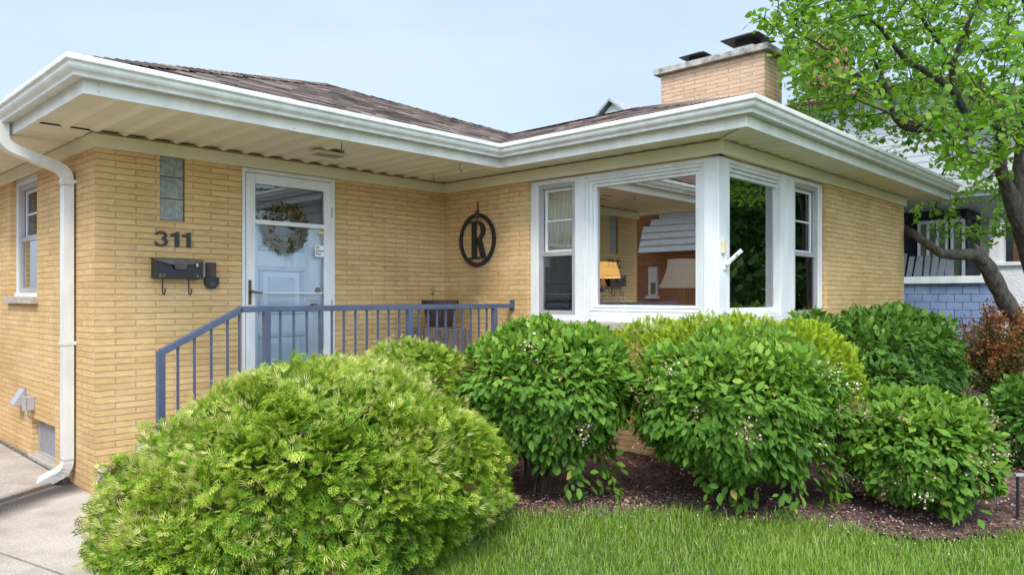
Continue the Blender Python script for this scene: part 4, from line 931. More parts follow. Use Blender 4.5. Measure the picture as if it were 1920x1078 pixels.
# ---- grass blades
BLADE = [(0, -.5, 0), (0, .5, 0), (.45, -.42, .05), (.45, .42, .05), (.8, -.25, .18), (.8, .25, .18), (1, 0, .32)]
def grass(name, P2, hmin, hmax, wd):
    n = len(P2); P = np.column_stack([P2, ground(P2[:, 0], P2[:, 1]) - .008]); a = rng.uniform(0, 2 * np.pi, n); lean = np.abs(rng.normal(.28, .22, n))
    D = np.column_stack([np.cos(a) * lean, np.sin(a) * lean, np.ones(n)]); D = unit(D); Nn = np.column_stack([np.cos(a), np.sin(a), -.2 * np.ones(n)]) * -1 + rng.normal(0, .3, (n, 3))
    clump = .5 + .5 * np.sin(P2[:, 0] * 3.1 + 2 * np.sin(P2[:, 1] * 2.3)) * np.sin(P2[:, 1] * 4.1 + P2[:, 0])
    patch = np.sin(P2[:, 0] * 1.7 + P2[:, 1] * 2.6) * np.sin(P2[:, 1] * 1.9 - P2[:, 0] * 2.2); h = rng.uniform(hmin, hmax, n) * (.6 + .55 * clump) * (1 + .2 * patch); h[rng.random(n) < .03] *= 1.5; t = np.array(BLADE); 
    x = D; z = unit(Nn - x * (Nn * x).sum(1, keepdims=True)); y = np.cross(z, x); W = wd * rng.uniform(.7, 1.3, n)
    V = P[:, None] + h[:, None, None] * (t[None, :, 0:1] * x[:, None] + t[None, :, 2:3] * -z[:, None]) + W[:, None, None] * t[None, :, 1:2] * y[:, None]
    base = (np.arange(n) * 7)[:, None, None]; fq = (np.array([(0, 1, 3, 2), (2, 3, 5, 4)])[None] + base).reshape(-1, 4); ft = (np.array([(4, 5, 6)])[None] + base).reshape(-1, 3)
    tint = np.clip(rng.normal(.42, .22, n) + .20 * (clump - .5) + .14 * patch, 0, .86); straw = rng.random(n) < .06; tint[straw] = rng.uniform(.92, 1, straw.sum())
    o = mesh_np(name, V.reshape(-1, 3), [fq, ft], grassm, None, np.concatenate([np.repeat(tint, 2), tint])); tag(o, kind='stuff'); return o
grassm = tint_mat('grass_blade', [(0, (.115, .205, .02)), (.45, (.20, .32, .032)), (.8, (.26, .38, .06)), (.9, (.31, .40, .10)), (1, (.48, .42, .22))], .5, .35, .35)
def lawn_pts(n, d0, d1, r0, r1):
    d = rng.uniform(d0 ** 2, d1 ** 2, n) ** .5; r = rng.uniform(r0, r1, n); p = CAM[None, :2] + d[:, None] * (FW[None, :2] + r[:, None] * RT[None, :2]); return p
P2 = lawn_pts(90000, 3.3, 5.4, -.26, .80); 
nb = P2 + rng.normal(0, .035, P2.shape); P2 = P2[~inside(nb, MULCH)]; 
WALK = np.array([(-4.6, -9), (-1.2, -9), (-.9, -4), (-.62, -2.35), (-.40, -1.75), (-.30, -1.3), (.0, -.95), (.0, 3), (-4.6, 3)])
P2 = P2[~inside(P2, WALK)]; P2 = P2[(P2[:, 0] > -.5)]
grass('grass', P2, .045, .095, .0042)
# strip of grass left of the arborvitae, and thin tufts poking through the bed's edge
P2 = np.stack([rng.uniform(-.75, .15, 9000), rng.uniform(-3.2, -1.5, 9000)], 1); P2 = P2[~inside(P2 + rng.normal(0, .03, P2.shape), WALK) & ~inside(P2 + rng.normal(0, .05, P2.shape), MULCH)]
grass('grass', P2, .05, .12, .0045)
P2 = np.concatenate([np.stack([rng.uniform(-.9, 12, 26000), rng.uniform(-12, -3.0, 26000)], 1), np.stack([rng.uniform(1, 9, 26000), rng.uniform(-10.5, -5, 26000)], 1), np.stack([rng.uniform(8.6, 12, 6000), rng.uniform(-5, 1, 6000)], 1)])
dd = depth(P2[:, 0], P2[:, 1]); rr_ = ((P2 - CAM[:2]) @ RT[:2]) / np.maximum(dd, .1); P2 = P2[~inside(P2, MULCH) & ~inside(P2, WALK) & ~((dd > 3.3) & (dd < 5.4) & (rr_ > -.26) & (rr_ < .8)) & ~((P2[:, 0] > -1) & (P2[:, 0] < 9) & (P2[:, 1] > -2))]
grass('grass', P2, .05, .10, .009)

# ragged fringe of longer blades along the edge of the bed
n = 5200; t_ = rng.uniform(1, 14.9, n); i0 = t_.astype(int); f_ = (t_ - i0)[:, None]; C2 = MULCH[i0] * (1 - f_) + MULCH[i0 + 1] * f_
P2 = C2 + rng.normal(0, .055, (n, 2)) + .05 * np.column_stack([np.sin(t_ * 23), np.sin(t_ * 31)])
grass('grass', P2, .04, .11, .0042)

# ================================================================== SHRUBS
def blob_points(blobs, n, thick=.38, zmin=.02, wob=.07):
    areas = np.array([(b[3] * b[4] + b[3] * b[5] + b[4] * b[5]) for b in blobs]); pick = rng.choice(len(blobs), int(n * 2.2), p=areas / areas.sum()); B = np.array(blobs)[pick]
    u = unit(rng.normal(0, 1, (len(pick), 3))); r = 1 - thick * rng.random(len(pick)) ** 2.2
    ph = np.array(blobs[0][:3]).sum() * 7
    wv = 1 + wob * (np.sin(u[:, 0] * 7 + ph) * np.sin(u[:, 1] * 8 + ph * 1.7) + .6 * np.sin(u[:, 2] * 11 + u[:, 0] * 5 + ph)) + rng.normal(0, .025, len(pick))
    P = B[:, :3] + B[:, 3:] * u * (r * wv)[:, None]; Nn = unit(u / B[:, 3:]); ok = P[:, 2] > zmin
    for i, b in enumerate(blobs):
        q = (((P - np.array(b[:3])) / np.array(b[3:])) ** 2).sum(1); ok &= ~((q < .62) & (pick != i))
    P, Nn, r = P[ok][:n], Nn[ok][:n], r[ok][:n]; return P, Nn, r
def stems(t, base, tops, rad, m, seg=6):
    mb = MB(); base = np.array(base, float)
    for tp in tops:
        tp = np.array(tp, float); b = base + np.array((rng.normal(0, .05), rng.normal(0, .05), -.03)); pts = []
        for s in np.linspace(0, 1, seg): q = b + (tp - b) * np.array((s ** 1.25, s ** 1.25, s ** .9)); pts.append(q + rng.normal(0, .012, 3) * (0 < s < 1))
        mb.tube(pts, list(np.linspace(rad, rad * .35, seg)), 6)
    return mb.build('stems', m, t)
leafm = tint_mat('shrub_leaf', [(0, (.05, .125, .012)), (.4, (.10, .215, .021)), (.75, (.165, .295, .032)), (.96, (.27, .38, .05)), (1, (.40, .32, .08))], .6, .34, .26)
leafd = tint_mat('dark_shrub_leaf', [(0, (.034, .095, .012)), (.5, (.075, .17, .019)), (.85, (.115, .225, .028)), (1, (.19, .29, .04))], .6, .3, .28)
blosm = tint_mat('blossom', [(0, srgb(128, 96, 72)), (.4, srgb(186, 150, 128)), (.7, srgb(222, 200, 190)), (1, srgb(246, 244, 242))], .8, .2)
def leafy_shrub(label, blobs, n, size, base, m, blossoms=0, group=None, white=.4, droop=None):
    c = np.array(blobs[0][:3]); t = thing('shrub', label, 'shrub', (base[0], base[1], 0), group)
    P, Nn, r = blob_points(blobs, n, .38, .02, .085)
    if droop is not None:                                              # hanging lower sprays: clumps along a few drooping twigs
        Q = []; 
        for (x, y, z, L_) in droop:
            k = 70; s = rng.random(k); a = rng.uniform(0, 6.28); Q.append(np.column_stack([x + rng.normal(0, .05, k) + (s - .5) * L_ * .25 * math.cos(a), y + rng.normal(0, .05, k) + (s - .5) * L_ * .25 * math.sin(a), z - L_ * s + rng.normal(0, .02, k)]))
        Q = np.concatenate(Q); Q = Q[Q[:, 2] > .04]; outd = unit((Q - c) * (1, 1, .2)); P = np.concatenate([P, Q]); Nn = np.concatenate([Nn, outd]); r = np.concatenate([r, np.full(len(Q), .95)])
    n = len(P); up = np.array((0, 0, 1.0)); side = 1 - np.clip(Nn[:, 2:3], 0, 1)
    D = Nn * .55 + rng.normal(0, .42, (n, 3)) - up * .55 * side + up * .35 * (1 - side)
    NN = Nn * .75 + up * .55 + rng.normal(0, .28, (n, 3))
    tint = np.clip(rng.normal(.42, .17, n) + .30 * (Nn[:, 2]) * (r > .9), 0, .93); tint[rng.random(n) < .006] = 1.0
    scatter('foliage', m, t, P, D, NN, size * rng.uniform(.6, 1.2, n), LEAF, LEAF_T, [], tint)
    tops = [np.array(b[:3]) + np.array(b[3:]) * unit(rng.normal(0, 1, 3) * (1, 1, .5)) * .75 for b in blobs for _ in range(9)]
    stems(t, base, tops, .014, M['stem'])
    if blossoms:
        C, CN, _ = blob_points(blobs, blossoms * 3, .12); s = CN[:, 2] < .75; C, CN = C[s][:blossoms], CN[s][:blossoms]; k = 26
        P = np.repeat(C, k, 0) + rng.normal(0, 1, (len(C) * k, 3)) * np.array((.028, .028, .032)) + np.repeat(CN, k, 0) * .065; n = len(P)
        tint = np.clip(np.repeat(rng.beta(.8, 1.1, len(C)) * (.6 + white), k) + rng.normal(0, .14, n), 0, 1)
        FL = [(.0, 0, 0), (.5, .4, .1), (1, 0, 0), (.5, -.4, .1)]
        scatter('blossoms', blosm, t, P, rng.normal(0, 1, (n, 3)), rng.normal(0, 1, (n, 3)) + np.repeat(CN, k, 0), rng.uniform(.011, .021, n), FL, OVAL_T, [], tint)
    return t
G = 'broadleaf shrubs in the mulch bed'
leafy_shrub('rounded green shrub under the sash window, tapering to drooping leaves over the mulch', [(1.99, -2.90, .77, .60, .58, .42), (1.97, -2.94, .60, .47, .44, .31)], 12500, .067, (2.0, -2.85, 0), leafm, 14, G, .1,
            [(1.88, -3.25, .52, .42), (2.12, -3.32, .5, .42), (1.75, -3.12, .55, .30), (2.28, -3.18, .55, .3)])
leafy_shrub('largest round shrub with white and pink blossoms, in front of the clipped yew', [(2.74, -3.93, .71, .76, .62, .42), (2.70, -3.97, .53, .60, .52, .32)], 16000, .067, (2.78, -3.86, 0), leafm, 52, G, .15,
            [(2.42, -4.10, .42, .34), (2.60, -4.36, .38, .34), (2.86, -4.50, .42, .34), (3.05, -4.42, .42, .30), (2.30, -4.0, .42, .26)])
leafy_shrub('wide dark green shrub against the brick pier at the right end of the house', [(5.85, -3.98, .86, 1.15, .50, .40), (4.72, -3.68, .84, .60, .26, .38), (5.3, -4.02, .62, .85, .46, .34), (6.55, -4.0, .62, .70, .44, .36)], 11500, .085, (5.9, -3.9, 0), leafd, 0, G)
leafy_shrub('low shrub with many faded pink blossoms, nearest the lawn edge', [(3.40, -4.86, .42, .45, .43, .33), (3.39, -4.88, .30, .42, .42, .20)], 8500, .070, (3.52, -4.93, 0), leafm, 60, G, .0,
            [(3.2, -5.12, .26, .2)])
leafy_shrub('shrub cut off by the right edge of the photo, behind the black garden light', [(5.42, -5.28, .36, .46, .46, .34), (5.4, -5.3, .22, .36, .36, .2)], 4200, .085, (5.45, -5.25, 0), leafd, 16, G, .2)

# arborvitae: flat fan sprays with golden tips
def spray_template():
    v = []; q = []; tip = []; zf = lambda p: .16 * p[0] - .30 * p[0] ** 2 + .05 * math.sin(p[1] * 14)
    def rh(a, b, wd):
        a = np.array(a); b = np.array(b); d = b - a; nrm = np.array((-d[1], d[0])) / np.linalg.norm(d); m_ = a + d * .55; k = len(v)
        for p in (a, m_ + nrm * wd, b, m_ - nrm * wd): v.append((p[0], p[1], zf(p))); tip.append(min(1, np.hypot(p[0], p[1])) ** 1.6)
        q.append((k, k + 1, k + 2, k + 3))
    rh((0, 0), (1, 0), .030)
    for i, (x, L_) in enumerate(((.10, .62), (.33, .56), (.55, .42), (.76, .26))):
        for s in (-1, 1):
            x2 = x + .06 * (s > 0); b = (x2 + L_ * .80, s * L_ * .56); rh((x2, 0), b, .034)
            if i < 3: rh((x2 + L_ * .36, s * L_ * .25), (x2 + L_ * .44 + .24, s * L_ * .18), .028); rh((x2 + L_ * .36, s * L_ * .25), (x2 + L_ * .55, s * (L_ * .25 + .22)), .028)
    return v, q, tip
SPV, SPQ, SPT = spray_template()
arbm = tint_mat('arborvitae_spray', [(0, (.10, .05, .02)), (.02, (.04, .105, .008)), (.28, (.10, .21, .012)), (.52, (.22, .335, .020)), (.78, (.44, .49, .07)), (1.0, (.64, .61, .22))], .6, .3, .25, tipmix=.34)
arbt = tint_mat('arborvitae_tip', [(0, (.34, .42, .06)), (.5, (.54, .55, .14)), (1, (.72, .66, .30))], .6, .3)
def arborvitae(label, blobs, n, base, size):
    blobs = [(b[0] * .985 + .01, b[1], b[2] - .015, b[3] * .965, b[4] * .97, b[5] * .985) for b in blobs]
    t = thing('arborvitae', label, 'shrub', (base[0], base[1], 0), 'golden arborvitae by the porch'); P, Nn, r = blob_points(blobs, n, .33, .0, .06); n = len(P); up = np.array((0, 0, 1.0))
    lump = np.sin(P[:, 0] * 9 + 2 * np.sin(P[:, 1] * 6)) * np.sin(P[:, 1] * 8 + P[:, 2] * 7)
    cl = np.column_stack([np.sin(P[:, 1] * 17 + P[:, 2] * 13), np.sin(P[:, 0] * 16 + P[:, 2] * 11 + 2), .5 * np.sin(P[:, 0] * 13 + P[:, 1] * 15 + 4)])
    D = Nn * .70 + cl * .42 + rng.normal(0, .26, (n, 3)) - up * .12 * (1 - np.clip(Nn[:, 2:3], 0, 1)); NN = up * .75 + Nn * .25 + rng.normal(0, .55, (n, 3))
    P = P - unit(D) * .05 + Nn * (lump * .03)[:, None]
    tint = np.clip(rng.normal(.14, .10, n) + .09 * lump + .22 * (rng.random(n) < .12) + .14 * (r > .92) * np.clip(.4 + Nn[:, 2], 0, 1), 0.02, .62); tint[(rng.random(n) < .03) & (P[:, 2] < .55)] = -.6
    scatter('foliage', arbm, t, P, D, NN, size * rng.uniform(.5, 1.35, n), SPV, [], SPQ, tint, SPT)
    # thin straw coloured new tips in loose clumps
    P, Nn, r = blob_points(blobs, int(n * .9), .06, .0, .06); n = len(P); f = np.sin(P[:, 0] * 6.3 + 1.7 * np.sin(P[:, 1] * 5.1)) * np.sin(P[:, 1] * 7.2 + P[:, 2] * 5) + rng.normal(0, .45, n) + .5 * Nn[:, 2]; k = f > .42; P, Nn = P[k], Nn[k]; n = len(P)
    cl = np.column_stack([np.sin(P[:, 1] * 17 + P[:, 2] * 13), np.sin(P[:, 0] * 16 + P[:, 2] * 11 + 2), .5 * np.sin(P[:, 0] * 13 + P[:, 1] * 15 + 4)]); D = Nn * .8 + cl * .4 + rng.normal(0, .3, (n, 3))
    TV = [(0, 0, 0), (.5, .035, .03), (1, 0, 0), (.5, -.035, .03), (.15, .05, 0), (.5, .20, .02), (.85, .30, 0), (.45, .13, .02), (.15, -.05, 0), (.5, -.13, .02), (.9, -.26, 0), (.45, -.20, .02)]
    scatter('new_growth', arbt, t, P + Nn * .015, D, rng.normal(0, .6, (n, 3)) + Nn * .3, size * rng.uniform(.35, .8, n), TV, [], [(0, 1, 2, 3), (4, 7, 6, 5), (8, 9, 10, 11)], rng.random(n))
    n = 0
    c = np.array(blobs[0]); tops = [c[:3] + c[3:] * unit(rng.normal(0, 1, 3) * (1, 1, .6)) * .7 for _ in range(26)]
    stems(t, base, tops, .025, M['bark']); return t
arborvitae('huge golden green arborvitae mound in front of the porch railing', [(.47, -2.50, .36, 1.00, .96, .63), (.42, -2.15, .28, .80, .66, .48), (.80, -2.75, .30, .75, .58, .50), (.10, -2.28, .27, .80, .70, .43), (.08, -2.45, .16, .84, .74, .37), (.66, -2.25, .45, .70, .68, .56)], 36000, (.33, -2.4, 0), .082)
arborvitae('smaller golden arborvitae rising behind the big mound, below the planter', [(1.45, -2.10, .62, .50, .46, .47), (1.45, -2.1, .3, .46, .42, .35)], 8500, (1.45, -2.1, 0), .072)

# clipped yew round the corner
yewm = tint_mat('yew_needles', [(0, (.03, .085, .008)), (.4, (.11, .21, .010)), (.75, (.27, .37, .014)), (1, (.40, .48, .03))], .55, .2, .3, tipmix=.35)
YV = []; YQ = []; YT = []
for i in range(9):
    x = .1 + i * .1
    for s in (-1, 1):
        k = len(YV); a = np.array((x, 0)); b = a + np.array((.20, s * .26)) * (1 - x * .35); nn = np.array((-(b - a)[1], (b - a)[0])); nn = nn / np.linalg.norm(nn) * .05
        for p in (a, (a + b) / 2 + nn, b, (a + b) / 2 - nn): YV.append((p[0], p[1], .05 * abs(p[1]))); YT.append(min(1, p[0]))
        YQ.append((k, k + 1, k + 2, k + 3))
t = thing('yew', 'clipped yellow green yew wrapped round the window corner behind the blossoming shrub', 'shrub', (3.2, -3.7, 0))
yb = [(3.22, -3.05, .78, .33, .62, .44), (3.25, -3.72, .82, .42, .42, .45), (3.80, -3.92, .78, .62, .38, .44), (3.12, -3.5, .82, .34, .5, .44), (3.98, -3.97, .70, .38, .36, .40)]
P, Nn, r = blob_points(yb, 15000, .3, .3, .05); s = ~((P[:, 0] > AX - .03) & (P[:, 1] > BY - .03)); P, Nn, r = P[s], Nn[s], r[s]; n = len(P)
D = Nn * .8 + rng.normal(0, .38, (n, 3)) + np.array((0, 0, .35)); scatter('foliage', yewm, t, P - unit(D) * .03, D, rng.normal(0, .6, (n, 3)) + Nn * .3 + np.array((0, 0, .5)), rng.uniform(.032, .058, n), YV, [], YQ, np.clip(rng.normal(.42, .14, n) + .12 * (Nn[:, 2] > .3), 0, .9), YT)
stems(t, (3.2, -3.72, 0), [np.array(b[:3]) + np.array(b[3:]) * unit(rng.normal(0, 1, 3)) * .55 for b in yb for _ in range(5)], .022, M['bark'])

# red barberry
barm = tint_mat('barberry_leaf', [(0, (.06, .11, .02)), (.35, (.13, .14, .03)), (.55, (.30, .12, .035)), (.8, (.40, .085, .04)), (1, (.46, .16, .08))], .6, .3)
t = thing('barberry', 'red leaved barberry bush beyond the wide green shrub', 'shrub', (8.65, -4.3, 0)); mb = MB(); PP = []; DD = []; TT = []
for i in range(85):
    a = rng.uniform(0, 6.28); sp = abs(rng.normal(.42, .2)); hh = rng.uniform(.75, 1.42) - sp * .35; pts = []
    for s in np.linspace(0, 1, 8): pts.append(np.array((8.65 + math.cos(a) * sp * s ** 1.4, -4.3 + math.sin(a) * sp * s ** 1.4, hh * (1.25 * s - .25 * s * s) - .02)) + rng.normal(0, .012, 3))
    mb.tube(pts, list(np.linspace(.008, .003, 8)), 5)
    for k in range(110):
        s = rng.uniform(.28, 1) ** .8 * 6.99; q = pts[int(s)] * (1 - s % 1) + pts[min(int(s) + 1, 7)] * (s % 1); PP.append(q + rng.normal(0, .03, 3)); DD.append(rng.normal(0, 1, 3) + np.array((math.cos(a), math.sin(a), .5))); TT.append(np.clip(s / 7 * .80 - .16 + rng.normal(0, .17), 0, 1))
mb.build('stems', M['stem'], t); n = len(PP)
scatter('foliage', barm, t, np.array(PP), np.array(DD), rng.normal(0, .6, (n, 3)) + np.array((-.3, -.4, .7)), rng.uniform(.03, .055, n), [(0, 0, 0), (.5, .34, .05), (1, 0, 0), (.5, -.34, .05)], OVAL_T, [], np.array(TT))

# little weeds at the bed's edge
wm = tint_mat('weed_leaf', [(0, (.05, .15, .03)), (1, (.10, .26, .05))], .5, .25)
for (x, y, lab) in ((1.93, -3.22, 'small green weed in the mulch below the rounded shrub'), (.62, -3.08, 'little weed with round leaves at the foot of the arborvitae mound')):
    t = thing('weed', lab, 'weed', (x, y, float(ground(x, y)))); n = 26; a = rng.uniform(0, 6.28, n); P = np.column_stack([x + .05 * np.cos(a) * rng.random(n), y + .05 * np.sin(a) * rng.random(n), ground(x, y) + .02 + rng.uniform(0, .06, n)])
    scatter('leaves', wm, t, P, np.column_stack([np.cos(a), np.sin(a), .4 * np.ones(n)]), rng.normal(0, .3, (n, 3)) + (0, 0, 1), rng.uniform(.025, .05, n), LEAF, LEAF_T, [], rng.random(n))

# black garden light at the right edge
p = vp(1908, 968, 4.62); gz = float(ground(p[0], p[1]))
gl = thing('garden_light', 'black metal garden light on a thin stake beside the low blossoming shrub', 'garden light', (p[0], p[1], gz))
mb = MB(); mb.box((p[0] - .008, p[1] - .008, gz - .05), (p[0] + .008, p[1] + .008, gz + .29)); mb.build('stake', M['black'], gl)
c = np.array((p[0], p[1], gz + .29)); mb = MB(); mb.bar(c + RT * -.02, c + RT * .24, .03, .014); mb.build('bracket', M['alu'], gl)
mb = MB(); mb.bar(c + RT * .10 + np.array((0, 0, .10)), c + RT * .30 + np.array((0, 0, .10)), .12, .16); mb.build('lamp_head', M['black'], gl, .01)

# ================================================================== THE REDBUD
tr = thing('redbud_tree', 'multi stemmed tree with heart shaped leaves leaning over the right end of the house', 'tree', tuple(vp(1990, 750, 9.5)))
LIMBS = [
 [(1995, 775, 9.5, .19), (1935, 650, 9.3, .155), (1885, 565, 9.15, .145), (1856, 510, 9.05, .14), (1836, 482, 9.0, .115), (1800, 477, 9.0, .095), (1768, 476, 9.05, .085), (1742, 460, 9.15, .075), (1715, 440, 9.3, .065), (1690, 424, 9.6, .055), (1650, 400, 10.1, .04), (1610, 350, 10.6, .025)],
 [(2000, 775, 9.5, .22), (1968, 600, 9.3, .20), (1935, 480, 9.1, .19), (1908, 400, 8.95, .16), (1888, 350, 8.8, .11), (1875, 310, 8.65, .10), (1876, 265, 8.5, .095), (1880, 238, 8.4, .09), (1850, 234, 8.25, .085), (1800, 238, 8.05, .078), (1750, 241, 7.9, .068), (1705, 240, 7.75, .06), (1680, 222, 7.65, .052), (1668, 188, 7.55, .044), (1655, 150, 7.4, .032), (1640, 115, 7.2, .02)],
 [(1908, 400, 8.95, .15), (1912, 330, 8.85, .12), (1918, 260, 8.7, .10), (1926, 180, 8.4, .08), (1930, 90, 8.1, .06), (1922, 0, 7.9, .045), (1900, -110, 7.7, .03)],
 [(1832, 235, 8.2, .062), (1806, 205, 8.05, .058), (1788, 172, 7.95, .054), (1745, 140, 7.8, .046), (1700, 112, 7.65, .04), (1672, 80, 7.5, .034), (1648, 50, 7.35, .03), (1612, 22, 7.2, .024), (1575, -5, 7.05, .016)],
 [(1788, 172, 7.95, .05), (1786, 130, 7.85, .045), (1797, 92, 7.75, .04), (1815, 45, 7.6, .034), (1832, 0, 7.5, .026), (1850, -70, 7.4, .016)],
 [(1788, 130, 7.85, .04), (1764, 86, 7.7, .034), (1740, 52, 7.6, .028), (1715, 8, 7.45, .022), (1700, -60, 7.3, .014)],
 [(1926, 180, 8.4, .06), (1965, 150, 7.4, .05), (1990, 110, 6.3, .04), (1970, 70, 5.3, .03), (1935, 40, 4.7, .018)],
 [(1750, 241, 7.9, .03), (1700, 226, 7.6, .024), (1650, 205, 7.3, .018), (1600, 185, 7.1, .012)],
 [(1668, 188, 7.55, .026), (1620, 150, 7.3, .02), (1575, 110, 7.1, .016), (1530, 80, 6.9, .012), (1490, 62, 6.8, .008)],
 [(1880, 300, 8.6, .03), (1850, 290, 8.9, .026), (1800, 290, 9.4, .02), (1765, 330, 9.7, .016), (1755, 390, 9.8, .01)],
 [(1918, 260, 8.7, .05), (1960, 230, 7.2, .035), (1950, 215, 5.8, .02), (1925, 205, 4.6, .01)],
 [(1655, 150, 7.4, .02), (1610, 165, 7.6, .016), (1570, 180, 8.0, .012), (1545, 200, 8.5, .008)],
]
mb = MB(); nodes = []; 
for L_ in LIMBS:
    pts = [vp(x, y, d) for x, y, d, r in L_]; rad = [r * .69 for *_, r in L_]; fine = []; fr_ = []
    for i in range(len(pts) - 1):
        p0, p1, p2, p3 = pts[max(i - 1, 0)], pts[i], pts[i + 1], pts[min(i + 2, len(pts) - 1)]
        for s in np.linspace(0, 1, 5)[:-1]:
            fine.append(.5 * ((2 * p1) + (-p0 + p2) * s + (2 * p0 - 5 * p1 + 4 * p2 - p3) * s * s + (-p0 + 3 * p1 - 3 * p2 + p3) * s ** 3)); fr_.append(rad[i] + (rad[i + 1] - rad[i]) * s)
    fine.append(pts[-1]); fr_.append(rad[-1]); fr_ = [q * (1 + rng.normal(0, .05)) for q in fr_]
    mb.tube(fine, fr_, 10)
    nodes += [(q, r) for q, r in zip(fine, fr_) if r < .11]
k0 = vp(1838, 482, 9.0)                                                # old pruning stubs on the knee of the leaning stem
for dv, L_, r in (((-.25, .25, .9), .17, .03), ((.5, -.4, .5), .17, .03), ((.1, .1, 1), .13, .05), ((-.3, -.4, -.6), .15, .055)): mb.tube([k0, k0 + np.array(dv) * L_ * .6, k0 + np.array(dv) * L_], [r * 1.3, r, r * .6], 7)
mb.build('trunk', M['bark'], tr, smooth=True)
NP = np.array([q for q, _ in nodes]); att = []
def add_att(n, xr, yr, dr, cond=None):
    x = rng.uniform(*xr, n); y = rng.uniform(*yr, n); d = rng.uniform(*dr, n)
    for a, b, c in zip(x, y, d):
        if cond and not cond(a, b): continue
        q = vp(a, b, c)
        if q[0] < 9.2 and q[1] > -4.15 and q[2] < 2.9 + .33 * max(0, min(q[1] + 4.0, 2.8)) + .10: continue
        att.append(q)
lb = lambda x, y: x > 1445 + max(0, y - 15) * .34 + (max(0, -y) * .25)
add_att(1050, (1420, 1900), (-190, 330), (6.3, 8.8), lambda x, y: lb(x, y) and y < 150 + (x - 1460) * .62)
add_att(900, (1480, 1900), (-150, 345), (8.5, 11.5), lambda x, y: lb(x, y) or y > 110)
add_att(330, (1880, 2300), (-220, 330), (6, 9.5))
add_att(210, (1690, 1990), (335, 455), (9.2, 10.4), lambda x, y: y < 470 - abs(x - 1800) * .25)
add_att(90, (1440, 1610), (15, 225), (6.9, 8.8), lambda x, y: x > 1440 + max(0, y - 60) * .30)
add_att(46, (1865, 2050), (20, 235), (4.3, 5.6), lambda x, y: x > 1905 or y < 90 or 150 < y < 225)
add_att(30, (1405, 1500), (5, 120), (6.6, 7.4), lambda x, y: y < 40 + (x - 1405) * 1.0)
att.sort(key=lambda q: ((NP - q) ** 2).sum(1).min())
mb = MB(); LP = []; LD = []
allP = [tuple(q) for q in NP]; buf = np.zeros((len(allP) + len(att) * 4 + 10, 3)); cnt = len(allP); buf[:cnt] = NP; brad = np.zeros(len(buf)); brad[:cnt] = [r for _, r in nodes]
for q in att:
    i = int(((buf[:cnt] - q) ** 2).sum(1).argmin()); a = buf[i].copy(); L_ = np.linalg.norm(q - a)
    if L_ < .12: continue
    mid = a + (q - a) * .5 + rng.normal(0, .06, 3) * min(1, L_) + np.array((0, 0, .06 * L_)); pts = [(1 - s) ** 2 * a + 2 * s * (1 - s) * mid + s * s * q for s in np.linspace(0, 1, 6)]
    r0 = min(brad[i] * .8, .006 + .006 * L_); mb.tube(pts, list(np.linspace(max(r0 * 1.25, .006), .0035, 6)), 5, False)
    for j in (2, 3, 4, 5): buf[cnt] = pts[j]; brad[cnt] = max(.004, r0 * (1 - j / 6)); cnt += 1
    m_ = int(6 + min(L_, 1.2) * 15)
    for _ in range(m_):
        s = rng.uniform(.25, 1.02) * 4.99; k = min(int(s), 4); LP.append(pts[k] + (pts[k + 1] - pts[k]) * (s - k) + rng.normal(0, .055, 3) * (1, 1, .6)); LD.append(unit(q - a) * .5 + rng.normal(0, .6, 3) + np.array((0, 0, -.3)))
mb.build('twigs', plain('twig_bark', (.045, .036, .032), .95, .3, 20), tr)
LP = np.array(LP); LD = np.array(LD); n = len(LP)
redm = tint_mat('redbud_leaf', [(0, (.06, .17, .016)), (.4, (.12, .275, .02)), (.75, (.215, .38, .028)), (1, (.34, .46, .06))], .45, .5, .4)
scatter('crown', redm, tr, LP, LD, rng.normal(0, .45, (n, 3)) + np.array((-.15, -.25, 1.0)), rng.uniform(.040, .080, n), HEART, HEART_T, [], np.clip(rng.normal(.5, .2, n), 0, 1))

# ================================================================== NEIGHBOURING HOUSES
navy = brick_mat('navy_shingles', (.020, .028, .045), (.014, .020, .034), (.006, .008, .012), bw=.2, bh=.14, ms=.006, rough_hewn=.3)
blue = brick_mat('blue_shingles', (.20, .285, .46), (.235, .315, .49), (.06, .09, .16), bw=.24, bh=.13, ms=.006, rough_hewn=.25)
nbh = thing('blue_house', 'two storey neighbour house with pale clapboard above a blue shingled porch', 'house', (12, -3.5, 0))
MB().box((12.0, -3.5, -.3), (13.4, .6, 1.60)).build('porch_wall', blue, nbh)
mb = MB(); mb.box((11.93, -3.57, 1.602), (12.12, .67, 1.72)); mb.box((12.121, -3.57, 1.602), (13.4, -3.38, 1.72)); mb.build('porch_cap', M['white'], nbh, .006)
MB().box((13.5, -2.99, -.3), (14.6, .6, 3.0)).build('bay', navy, nbh)
wf = MB()
for ya, yb, k in ((-2.68, -2.22, 3), (-2.95, -2.77, 1)):
    wd = (yb - ya) / k
    for i in range(k + 1): wf.box((13.44, ya + wd * i - .022, 1.35), (13.498, ya + wd * i + .022, 2.78))
    wf.box((13.442, ya, 2.74), (13.496, yb, 2.80)); wf.box((13.43, ya - .03, 1.32), (13.499, yb + .03, 1.38))
wo = wf.build('window', M['white'], nbh); mb = MB(); refl = plain('dark_green_glass', (.16, .20, .11), .1, .5, 3)
for ya, yb in ((-2.68, -2.22), (-2.95, -2.77)): mb.box((13.47, ya, 1.38), (13.492, yb, 2.74))
mb.build('pane', refl, wo)
mb = MB(); mb.box((11.7, -3.9, 2.98), (15.2, 1.0, 3.06)); mb.build('porch_ceiling', plain('grey_porch_ceiling', (.30, .30, .31), .6), nbh)
mb = MB(); mb.box((11.66, -3.94, 3.062), (15.2, 1.0, 3.24)); mb.build('porch_fascia', M['fascia'], nbh, .01)
mb = MB()
